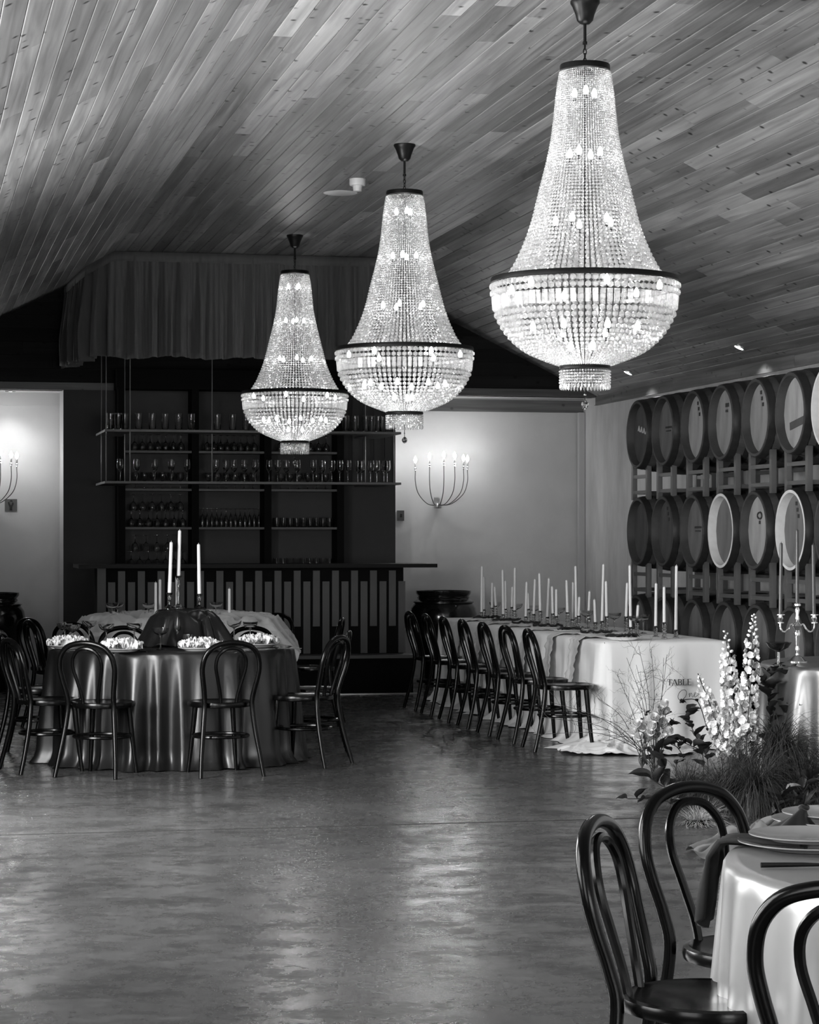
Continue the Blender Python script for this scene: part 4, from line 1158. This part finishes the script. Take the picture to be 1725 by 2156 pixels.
for k, (px, py) in enumerate(CP):
    x, y = at(px, py, ZT + .006)
    put('coupe_glass', COUPE, (x, y, ZT + .0065), 'coupe glass, %s placed on the dark satin table, rim about x %d of the width' % (ORD[k], 0) if False else 'coupe glass on the dark satin table, %s from the left' % ORD[sorted(c[0] for c in CP).index(px)], 'glass', 'coupes on the dark satin table')
PLS = [(143, 1365, .20), (256, 1372, .0), (420, 1370, .4), (545, 1362, .2), (200, 1373, .5)]
for k, (px, py, rz) in enumerate(PLS[:4]):
    x, y = at(px, py, ZT + .006)
    put('plate', PL_W, (x, y, ZT + .0065), 'white plate under a ruffled napkin, %s from the left on the dark satin table' % ORD[k], 'plate', 'plates on the dark satin table')
    m = crumple(.27, .22, .075, 20 + k, n=30, freq=4.5, edge=.6)
    o = m.build('ruffled_napkin', M_LACE, loc=(x, y, ZT + .024), rz=rz, angle=80)
    tag(o, 'white ruffled lace napkin, %s from the left on the dark satin table' % ORD[k], 'napkin', 'ruffled napkins on the dark satin table')
x, y = at(395, 1366, ZT + .006); put('short_tumbler', SHORT, (x, y, ZT + .0065), 'short tumbler before the black satin mound', 'glass', 'coupes on the dark satin table')
for k, (px, py, rz) in enumerate(((300, 1372, .2), (480, 1371, 1.4), (605, 1366, 1.5))):
    x, y = at(px, py, ZT + .006); put('knife', KNIFE, (x, y, ZT + .006), 'dark knife, %s from the left on the dark satin table' % ORD[k], 'knife', 'knives on the dark satin table', rz=rz)

# ------------------------------------------------------------------ on the chiffon table
m = crumple(1.86, 1.86, .20, 3.0, n=90, freq=3.6, ridge=.55, edge=.55, droop=lambda X, Y, z: z - max(0, sqrt(X * X + Y * Y) - .80) * 1.1)
tag(m.build('chiffon_cloth', M_CHIFFON, loc=(c3[0], c3[1], ZT + .004), angle=80), 'cream chiffon heaped over the round table before the bar', 'cloth')
for k, (px, yb, yt, dd) in enumerate(((328, 1320, 1226, 18.7), (337, 1320, 1222, 18.9), (372, 1320, 1218, 19.2), (483, 1322, 1242, 18.8))):
    stick_candle(px, yb, yb, yt, ZT + .03, dd, False, 'standing in the chiffon, %s from the left' % ORD[k])
for k, (px, d_) in enumerate(((236, 18.7), (247, 18.9), (313, 18.7), (455, 19.0))):
    x, y = camxy((px - CX) / F * d_, d_); put('coupe_glass', COUPE, (x, y, ZT + .075), 'coupe glass set in the chiffon, %s from the left' % ORD[k], 'glass', 'coupes on the chiffon table')

# ------------------------------------------------------------------ on the grey satin table: silver candelabrum and bowl
x, y = at(1679, 1394, ZT + .005); sc = F / proj(x, y, 0)[2]
t = thing('silver_candelabrum', 'three light silver candelabrum with dark tapers by the barrels', 'candelabrum', (x, y, ZT + .0045), -TH)
m = MB(); m.lathe([(.0001, 0), (.060, 0), (.060, .006), (.050, .012), (.030, .030), (.012, .042), (.010, .06), (.015, .075), (.010, .09), (.012, .10), (.016, .155), (.020, .175), (.012, .19), (.020, .205), (.028, .215), (.020, .228), (.010, .24),
                   (.014, .26), (.009, .28), (.016, .31), (.010, .325), (.022, .335), (.022, .345), (.014, .352), (.0001, .352)], 20); m.build('stem', M_SILVER, t)
for s in (-1, 1):
    m = MB(); m.tube(smoothpath([(s * .015, 0, .21), (s * .035, 0, .225), (s * .055, 0, .195), (s * .080, 0, .180), (s * .098, 0, .20), (s * .100, 0, .232)], 6), .0055, 7); a = m.build('arm', M_SILVER, t)
    m = MB(); m.lathe([(.004, .228), (.022, .232), (.022, .236), (.012, .244), (.018, .26), (.012, .272), (.028, .280), (.028, .283), (.0001, .283)], 16, c=(s * .100, 0, 0)); m.build('cup', M_SILVER, a)
for k, (dx, zb, ztop, nm) in enumerate(((-.1, .283, 1143, 'left'), (0, .352, 1115, 'middle'), (.1, .283, 1146, 'right'))):
    x2, y2 = x + dx * cos(TH), y - dx * sin(TH)
    hc = (EYE - (ztop - HY) / sc) - (ZT + .0045 + zb)
    tag(candle_mesh(hc, .0105, (.006 * (1 - k), 0)).build('taper_candle', M_WAXD, loc=(x2, y2, ZT + .0047 + zb)), 'dark taper candle, %s one on the silver candelabrum' % nm, 'candle', 'dark tapers on the candelabrum')
x, y = at(1640, 1402, ZT + .005)
t = thing('footed_bowl', 'dark footed bowl on the grey satin table', 'bowl', (x, y, ZT + .0045))
m = MB(); m.lathe([(.0001, .085), (.02, .086), (.055, .105), (.075, .135), (.073, .137), (.052, .110), (.0001, .094)], 24); m.build('bowl', M_URN, t)
m = MB(); m.lathe([(.04, 0), (.04, .004), (.010, .012), (.008, .08), (.02, .088)], 16); m.build('foot', M_GLASS, t)

# ------------------------------------------------------------------ on the pale satin table near us
GPN = 'settings on the pale satin table'
def stack(px, py, label, n=2):
    x, y = at(px, py, ZT + .006)
    big = MB(); big.lathe([(.0001, .004), (.10, .003), (.103, 0), (.108, .003), (.150, .012), (.168, .016), (.169, .019), (.150, .016), (.11, .008), (.0001, .007)], 56)
    put('charger_plate', big.mesh('charger_plate', M_PLATE), (x, y, ZT + .0055), 'grey charger plate under ' + label, 'plate', GPN)
    put('dinner_plate', PLATE2, (x, y, ZT + .0255), label, 'plate', GPN)
    return x, y
m = MB(); m.lathe([(.0001, .004), (.09, .003), (.093, 0), (.098, .003), (.128, .010), (.142, .013), (.143, .016), (.128, .014), (.10, .008), (.0001, .007)], 56); PLATE2 = m.mesh('dinner_plate', M_PLATE)
stack(1704, 1785, 'the large grey dinner plate at the lower right edge')
stack(1765, 1737, 'the grey dinner plate farther back at the right edge')
# napkin hanging over the table edge from under the plate
x, y = at(1590, 1785, ZT); 
rows = []
a0 = atan2(y - cN[1], x - cN[0]); er = Vector((cos(a0), sin(a0), 0)); et = Vector((-sin(a0), cos(a0), 0)); cv = Vector((cN[0], cN[1], 0))
for i in range(22):
    v = i / 21; row = []
    for j in range(9):
        u = j / 8 - .5; wv = .012 * sin(j * 1.7 + v * 3)
        if v < .4: r, z = RN - .16 + .18 * v / .4, ZT + .012 + wv * .4
        elif v < .5: s = (v - .4) / .1; r, z = RN + .02 + .022 * sin(s * pi / 2), ZT + .012 - .03 * (1 - cos(s * pi / 2)) + wv * .4
        else: s = (v - .5) / .5; r, z = RN + .046 + .03 * s + wv, ZT - .018 - .15 * s - .03 * s * (1 - 4 * u * u)
        row.append(tuple(cv + er * r + et * (u * (.085 + .02 * (1 - v))) + Vector((0, 0, z))))
    rows.append(row)
m = MB(); m.grid(rows); o = m.build('hanging_napkin', M_GREYCLOTH, angle=80); sol = o.modifiers.new('thickness', 'SOLIDIFY'); sol.thickness = .012
tag(o, 'grey napkin hanging over the edge of the pale satin table', 'napkin')
x, y = at(1672, 1826, ZT + .006)
m = MB(); m.tube([(-.075, 0, .006), (-.02, 0, .006), (.02, 0, .006), (.085, 0, .005)], [.006, .0055, .005, .003], 8); o = m.build('knife', M_CUTLERY, loc=(x, y, ZT + .0055), rz=-TH + .08)
tag(o, 'dark knife lying before the grey dinner plate', 'knife', GPN)
m = MB(); m.tube([(-.07, 0, .006), (.03, 0, .006)], .0045, 8); m.lathe([(.0001, .002), (.016, .004), (.018, .008), (.0001, .006)], 12, c=(.05, 0, 0)); x, y = at(1650, 1762, ZT + .006)
o = m.build('spoon', M_CUTLERY, loc=(x, y, ZT + .0055), rz=-TH + .1); tag(o, 'dark spoon lying behind the grey dinner plate', 'spoon', GPN)
x, y = at(1739, 1726, ZT + .006); dd = proj(x, y, 0)[2]
tag(candle_mesh((1726 - 1622) / F * dd, .0135).build('taper_candle', M_WAX, loc=(x, y, ZT + .006)), 'short white candle at the right edge of view', 'candle')
# a black napkin knotted round a leaf beside the far plate
x, y = at(1655, 1748, ZT + .006)
rows = []
for i in range(12):
    v = i / 11; row = []
    for k in range(40):
        a = 2 * pi * k / 40; r = (.062 * (1 - v) ** 1.5 + .011) * (1 + .22 * sin(5 * a + 3 * v) * (1 - v))
        row.append((r * cos(a) * 1.3 + .045 * v, r * sin(a) + .01 * v, .002 + .085 * v))
    rows.append(row)
t = thing('knotted_napkin', 'black knotted napkin holding a leaf beside the far dinner plate', 'napkin', (x + .02, y, ZT + .008), -TH, GPN); t.scale = (.62, .62, .62)
m = MB(); m.grid(rows, True); m.build('gathered_cloth', M_BLKCLOTH, t, angle=80)
m = MB(); m.tube([(.045 + .015 * cos(a), .010 + .015 * sin(a), .088 + .004 * sin(2 * a)) for a in [2 * pi * i / 16 for i in range(16)]], .009, 8, closed=True); m.build('knot', M_BLKCLOTH, t)
m = MB()
for (dx, dy, dz, w_) in ((.05, .0, .07, .022), (.02, .03, .06, .018), (.075, .01, .035, .018)):
    P = smoothpath([(.045, .01, .09), (.045 + dx * .5, .01 + dy, .09 + dz * .6), (.045 + dx, .01 + dy, .09 + dz)], 5)
    m.grid([[(p.x + w_ * sin(pi * (q + .6) / (len(P) + .2)) * sd * .5, p.y - .006 * abs(sd), p.z + .006 * abs(sd)) for q, p in enumerate(P)] for sd in (-1, -.5, 0, .5, 1)])
m.build('leaves', M_LEAF2, t, angle=80)

# satin cloth lying on the floor
x, y = at(1560, 1800, 0.0)
def trail(seed):
    rows = []; n = 60
    for i in range(n):
        v = i / (n - 1); row = []
        for j in range(26):
            u = j / 25 - .5
            w_ = .26 + .12 * sin(v * 4 + 1); X = -.22 + .52 * v + .03 * sin(u * 9 + v * 6); Y = u * w_ + v * .75 - .08
            f = sin(u * 19 + v * 7) * .5 + sin(u * 11 - v * 9 + 2) * .4
            z = .006 + (.055 + .06 * v) * max(0, .55 + .6 * f + .5 * noise.noise((u * 4, v * 5, seed))) * (1 - abs(2 * u) ** 4)
            row.append((X, Y, z))
        rows.append(row)
    m = MB(); m.grid(rows); return m
M_SATINM = mat('silver_satin', .45, .3, metal=.7)
tag(trail(2.0).build('satin_cloth', M_SATINM, loc=(x, y, 0), rz=-TH, angle=80), 'silver satin cloth crumpled on the floor behind the near chairs', 'cloth')

# ================================================================== FLOWERS, GRASSES AND TWIGS
def pt(px, py, d):
    x, y = camxy((px - CX) / F * d, d); return Vector((x, y, EYE - (py - HY) / F * d))
rf = random.Random(17)
def floret_mesh(r, mt, seed):
    """an open bloom of five cupped petals"""
    m = MB(); q = random.Random(seed)
    for k in range(5):
        a = 2 * pi * k / 5 + q.uniform(-.2, .2); M_ = Matrix.Rotation(a, 4, 'Z') @ Matrix.Rotation(q.uniform(-.7, -.25), 4, 'Y')
        rows = []
        for i in range(5):
            u = i / 4; w_ = r * .62 * sin(pi * min(.96, .12 + u * .82)) ; 
            rows.append([M_ @ Vector((r * (.08 + .95 * u), w_ * s, r * (.16 * s * s + .10 * sin(u * 3 + s) + .28 * u * u))) for s in (-1, -.5, 0, .5, 1)])
        m.grid(rows)
    m.lathe([(.0001, 0), (r * .16, r * .05), (r * .12, r * .2), (.0001, r * .24)], 6)
    return m.mesh('floret', mt, angle=70)
FLO = [floret_mesh(.033, M_PETAL, i) for i in range(4)] + [floret_mesh(.032, M_PETALG, 9)]
m = MB(); m.lathe([(.0001, -.010), (.006, -.006), (.0075, 0), (.005, .007), (.0001, .010)], 7); BUD = m.mesh('bud', M_PETAL)
def leaf_mesh(l, w_, mt, seed):
    q = random.Random(seed); rows = []
    for i in range(7):
        u = i / 6; ww = w_ * sin(pi * u ** .8) ** .8 * .5 + .0004; dr = -.25 * l * u * u
        rows.append([(ww * s, l * u, dr + .25 * ww * s * s * 4 - .0 + .004 * sin(u * 9 + s)) for s in (-1, -.5, 0, .5, 1)])
    m = MB(); m.grid(rows); return m.mesh('leaf', mt, angle=70)
LEAF = [leaf_mesh(.10, .062, M_LEAF, 1), leaf_mesh(.085, .05, M_LEAF2, 2), leaf_mesh(.13, .075, M_LEAF, 3), leaf_mesh(.035, .022, M_LEAF, 4)]
def aim(o, direction, roll=0.0, axis='Z'):
    o.rotation_euler = (Vector(direction).to_track_quat(axis, 'Y' if axis == 'Z' else 'Z').to_matrix() @ Matrix.Rotation(roll, 3, axis)).to_euler()
def spike(top, bot, d, label, dens=1.0, rad=.045, buds=10, grey=.15):
    """a tall flower stem: buds at the tip, open blooms round the stem below"""
    a, b = pt(*bot, d), pt(*top, d); base = Vector((a.x, a.y, 0)); L_ = (b - a).length
    t = thing('flower_spike', label, 'flower', base, 0, 'tall white flower stems')
    a0, b0 = a - base, b - base
    m = MB(); m.tube(smoothpath([(0, 0, 0), tuple(a0 * .5 + Vector((.01, 0, 0))), tuple(a0), tuple(a0.lerp(b0, .5) + Vector((.006, 0, 0))), tuple(b0)], 5), .0035, 6); m.build('stem', M_LEAF2, t)
    n = int(L_ / .0105 * dens)
    for k in range(n):
        v = k / n; p = a0.lerp(b0, v * .80); an = k * 2.4 + rf.uniform(-.3, .3); rr = rad * (1 - .45 * v)
        dr = Vector((cos(an), sin(an), rf.uniform(-.15, .3)))
        o = link('floret', FLO[4] if rf.random() < grey else FLO[rf.randrange(4)], t, p + dr * rr * .7); s = (1.05 - .35 * v) * rf.uniform(.85, 1.12); o.scale = (s, s, s); aim(o, dr, rf.random() * 6)
    for k in range(buds):
        v = .80 + .2 * k / buds; p = a0.lerp(b0, v); an = k * 2.4; dr = Vector((cos(an), sin(an), .5)); q = p + dr * .022 * (1.15 - (v - .8) * 4)
        o = link('bud', BUD, t, q); s = 1.25 - 2.4 * (v - .8); o.scale = (s, s, s); aim(o, dr)
    return t
spike((1528, 1326), (1548, 1575), 13.5, 'tallest white flower stem before the right corner of the white table', 1.3, .066, 10, .12)
spike((1588, 1292), (1572, 1560), 13.25, 'white flower stem with a long budded tip, right of the tallest', .85, .058, 16, .3)
spike((1470, 1418), (1532, 1590), 13.6, 'short leaning white flower stem below the word TABLE', 1.2, .055, 9, .15)
spike((1575, 1400), (1556, 1590), 13.4, 'greyish flower stem low between the two tall ones', .9, .06, 4, .5)

# cluster of round white roses, low before the table
def rose_mesh(r, seed):
    m = MB(); q = random.Random(seed)
    for lay, (rr, n, tip) in enumerate(((.35, 3, .95), (.65, 5, .85), (1.0, 6, .55))):
        for k in range(n):
            a0 = 2 * pi * k / n + lay * .6 + q.uniform(-.1, .1); rows = []
            for i in range(4):
                u = i / 3; rad = r * rr * (.35 + .65 * sin(u * 1.7)) ; z = r * (tip * 1.3 * u - .35)
                rows.append([(rad * cos(a0 + s * pi / n * 1.25), rad * sin(a0 + s * pi / n * 1.25), z - r * .18 * s * s) for s in (-1, -.5, 0, .5, 1)])
            m.grid(rows)
    return m.mesh('rose', M_PETAL, angle=70)
ROSE = [rose_mesh(.033, i) for i in range(3)]
c = pt(1378, 1535, 14.9); base = Vector((c.x, c.y, 0))
t = thing('rose_cluster', 'low cluster of white roses with dark leaves before the white table', 'flowers', base)
RS = [(1340, 1525), (1353, 1531), (1335, 1541), (1366, 1519), (1377, 1512), (1398, 1522), (1404, 1531), (1383, 1535), (1371, 1541), (1357, 1545), (1381, 1547), (1399, 1553), (1408, 1539), (1391, 1492), (1400, 1482), (1386, 1500), (1403, 1498), (1346, 1551), (1366, 1552), (1375, 1528)]
for (px, py) in RS:
    p = pt(px, py, 14.9 + rf.uniform(-.05, .05)) - base
    o = link('rose', ROSE[rf.randrange(3)], t, p); aim(o, (rf.uniform(-.5, .5) - .7, -1 + rf.uniform(-.2, .3), rf.uniform(.2, .9))); s = rf.uniform(.85, 1.15); o.scale = (s, s, s)
    m = MB(); m.tube([tuple(p), tuple(p * .5 + Vector((0, 0, -.03))), (rf.uniform(-.02, .02), rf.uniform(-.02, .02), .0)], .0022, 5); m.build('stem', M_LEAF2, t)
for k in range(26):
    px, py = rf.uniform(1345, 1425), rf.uniform(1500, 1600); p = pt(px, py, 14.95) - base
    if p.z < .02: p.z = .03
    o = link('leaf', LEAF[rf.choice((0, 1, 1))], t, p); aim(o, (rf.uniform(-1, 1), rf.uniform(-1, .2), rf.uniform(-.6, .6)), 0, 'Y'); s = rf.uniform(.5, .8); o.scale = (s, s, s)

# leafy sprigs
def sprig(pts, d, label, nleaf, li, size=1.0, mt=M_LEAF):
    P = [pt(px, py, d) for px, py in pts]
    base = Vector((P[0].x, P[0].y, 0)); t = thing('leafy_sprig', label, 'foliage', base, 0, 'leafy sprigs')
    path = smoothpath([(0, 0, max(0.003, 0))] + [tuple(p - base) for p in P], 5) if P[0].z > .03 else smoothpath([tuple(p - base) for p in P], 5)
    m = MB(); m.tube(path, .0028, 5); m.build('stem', mt, t)
    for k in range(nleaf):
        i = int((.25 + .75 * k / max(1, nleaf - 1)) * (len(path) - 1)); p = Vector(path[i]); tg = (Vector(path[min(i + 1, len(path) - 1)]) - Vector(path[max(i - 1, 0)])).normalized()
        sd = Vector((rf.uniform(-1, 1), rf.uniform(-1, .4), rf.uniform(-.3, .8)))
        o = link('leaf', LEAF[li[k % len(li)]], t, p); aim(o, tg * .5 + sd * .8, rf.uniform(-.6, .6), 'Y'); s = size * rf.uniform(.75, 1.15); o.scale = (s, s, s)
sprig([(1490, 1600), (1470, 1560), (1452, 1520), (1448, 1500)], 14.0, 'dark leafy sprig under the printed word', 14, (0, 1, 1), .9)
sprig([(1480, 1590), (1455, 1570), (1430, 1560)], 13.9, 'dark leafy sprig leaning left under the printed word', 9, (0, 0), .9)
sprig([(1520, 1600), (1492, 1540), (1470, 1478), (1440, 1474), (1432, 1480)], 14.1, 'thin sprig with tiny dark leaves beside the script', 5, (3, 3), 1.2)
sprig([(1420, 1660), (1400, 1620), (1388, 1590), (1398, 1570)], 13.6, 'broad dark leaves standing left of the grasses', 9, (2, 2, 0), .85)
sprig([(1430, 1668), (1395, 1655), (1372, 1640)], 13.4, 'broad dark leaf low at the left of the grasses', 5, (2, 2), .9)
sprig([(1425, 1610), (1440, 1600), (1428, 1575), (1412, 1566)], 13.7, 'dark arching sprig over the rose cluster foot', 6, (1, 3), .8)
sprig([(1410, 1690), (1370, 1682), (1322, 1682)], 12.9, 'lowest sprig lying out on the floor at the left', 7, (1, 1, 0), .8)
sprig([(1625, 1560), (1620, 1480), (1610, 1440), (1625, 1420)], 13.5, 'dark leafy sprig before the grey satin table, left', 18, (0, 2, 1), .9)
sprig([(1660, 1560), (1672, 1490), (1680, 1450), (1668, 1425)], 13.5, 'dark leafy sprig before the grey satin table, middle', 18, (0, 2, 1), .9)
sprig([(1700, 1640), (1695, 1560), (1702, 1500), (1690, 1480)], 13.4, 'dark leafy sprig before the grey satin table, right', 16, (0, 2, 1), .85)
sprig([(1650, 1745), (1672, 1700), (1690, 1670), (1710, 1640)], 12.4, 'glossy leafy sprig behind the near plates', 14, (2, 0, 1), .85)
sprig([(1600, 1740), (1630, 1715), (1640, 1690), (1660, 1670)], 12.3, 'dark leafy sprig under the grass fountain', 14, (2, 0, 1), .85)

# tufts of grass
def tuft(c, d, label, n, reach, rise, droop, w_, mt, zbase=0.0, curl=0.0, spread=2 * pi, seed=1, pot=None):
    q = random.Random(seed); p = pt(*c, d); base = Vector((p.x, p.y, 0))
    t = thing('ornamental_grass', label, 'grass', base, 0, 'grass tufts before the grey satin table')
    m = MB()
    for k in range(n):
        a = q.random() * 2 * pi; el = q.uniform(.25, 1.45); sp = q.uniform(.45, 1.0)
        sd = Vector((cos(a), sin(a), 0)); tn = Vector((-sin(a), cos(a), 0)); pp = sd * q.uniform(0, .05) + tn * q.uniform(-.03, .03) + Vector((0, 0, zbase))
        L_ = (reach * cos(el) + rise * sin(el)) * 1.7 * sp; vel = sd * cos(el) + Vector((0, 0, sin(el))); ph = q.uniform(0, 6)
        pts = [pp.copy()]
        for i in range(7):
            vel = vel + Vector((0, 0, -droop * .52)) + tn * (curl * 4 * sin(i * 1.3 + ph)) + Vector((q.uniform(-.06, .06), q.uniform(-.06, .06), 0))
            vel.normalize(); pp = pp + vel * L_ / 7; pp.z = max(.004, pp.z); pts.append(pp.copy())
        b = len(m.v); ww = w_ * q.uniform(.6, 1.2)
        for i, p_ in enumerate(pts):
            e = ww * (1 - .85 * (i / 7) ** 1.5)
            m.v += [tuple(p_ - tn * e), tuple(p_ + tn * e + Vector((0, 0, e * .4)))]
        for i in range(7): m.face([b + 2 * i, b + 2 * i + 1, b + 2 * i + 3, b + 2 * i + 2])
    tag(m.build('blades', mt, t, angle=180), kind='stuff')
    m = MB(); m.lathe([(.0001, 0), (.06, 0), (.075, max(.03, zbase * .9)), (.066, max(.03, zbase * .9)), (.0001, max(.025, zbase * .8))], 20); m.build('pot', M_URN if pot is None else pot, t)
    return t
tuft((1642, 1560), 13.0, 'dark fountain grass arching before the grey satin table', 900, .27, .26, .72, .0024, M_GRASS, zbase=.30, seed=3)
tuft((1530, 1690), 12.9, 'soft feathery grass mound in the middle of the arrangement', 1500, .26, .22, .50, .0014, M_GRASS, zbase=.05, curl=.05, seed=4)
tuft((1590, 1700), 12.6, 'trailing feathery grass right of the soft mound', 1000, .25, .30, .70, .0016, M_GRASS, zbase=.14, curl=.03, seed=5)
tuft((1690, 1690), 12.8, 'spiky grass clump at the right edge of the arrangement', 420, .25, .26, .40, .0024, M_GRASS, zbase=.10, seed=6)
tuft((1470, 1722), 12.25, 'pale wispy tuft curling on the floor at the front', 420, .15, .09, .40, .0012, M_WISP, zbase=.01, curl=.12, seed=7)
tuft((1450, 1650), 13.3, 'dark low grass mound behind the broad leaves', 900, .22, .16, .50, .0015, M_LEAF2, zbase=.06, curl=.05, seed=8)

# airy branching twigs in front of the cloth
def twig_bush():
    base = pt(1352, 1566, 15.2); base.z = 0; q = random.Random(12)
    t = thing('twig_spray', 'airy spray of bare branching twigs before the white cloth', 'twigs', base)
    ends = [(1160, 1478), (1140, 1510), (1150, 1545), (1215, 1500), (1275, 1560), (1320, 1385), (1345, 1360), (1372, 1368), (1398, 1385), (1300, 1420), (1405, 1378), (1330, 1440), (1260, 1470), (1340, 1400)]
    for (ex, ey) in ends:
        m = MB(); e = pt(ex, ey, 15.1 + q.uniform(-.12, .15)) - base
        s = Vector((q.uniform(-.02, .02), q.uniform(-.02, .02), .10)); mid = s.lerp(e, .45) + Vector((.05 * (1 if ex > 1300 else .2), 0, .07 if ex < 1300 else .02))
        P = smoothpath([(0, 0, 0.002), tuple(s), tuple(mid), tuple(e)], 6); m.tube(P, [.0034 - .0022 * i / len(P) for i in range(len(P))], 5)
        def grow(p, dr, L_, r, lev):
            n = 5; pts = [p]; dd = dr.normalized()
            for i in range(n):
                dd = (dd + Vector((q.uniform(-.4, .4), q.uniform(-.3, .3), q.uniform(-.3, .35)))).normalized(); pts.append(pts[-1] + dd * L_ / n)
            m.tube([tuple(x) for x in pts], [r * (1 - .6 * i / n) for i in range(n + 1)], 4)
            if lev < 2:
                for i in (2, 3, 5): grow(pts[i], (dd + Vector((q.uniform(-1, 1), q.uniform(-.6, .6), q.uniform(-.6, .9)))), L_ * .55, r * .65, lev + 1)
        for i in (9, 11, 13, 15, 17): grow(P[min(i, len(P) - 1)], Vector((q.uniform(-1, .6), q.uniform(-.4, .4), q.uniform(-.2, 1))), q.uniform(.09, .16), .0014, 0)
        m.build('branch', M_TWIG, t)
twig_bush()
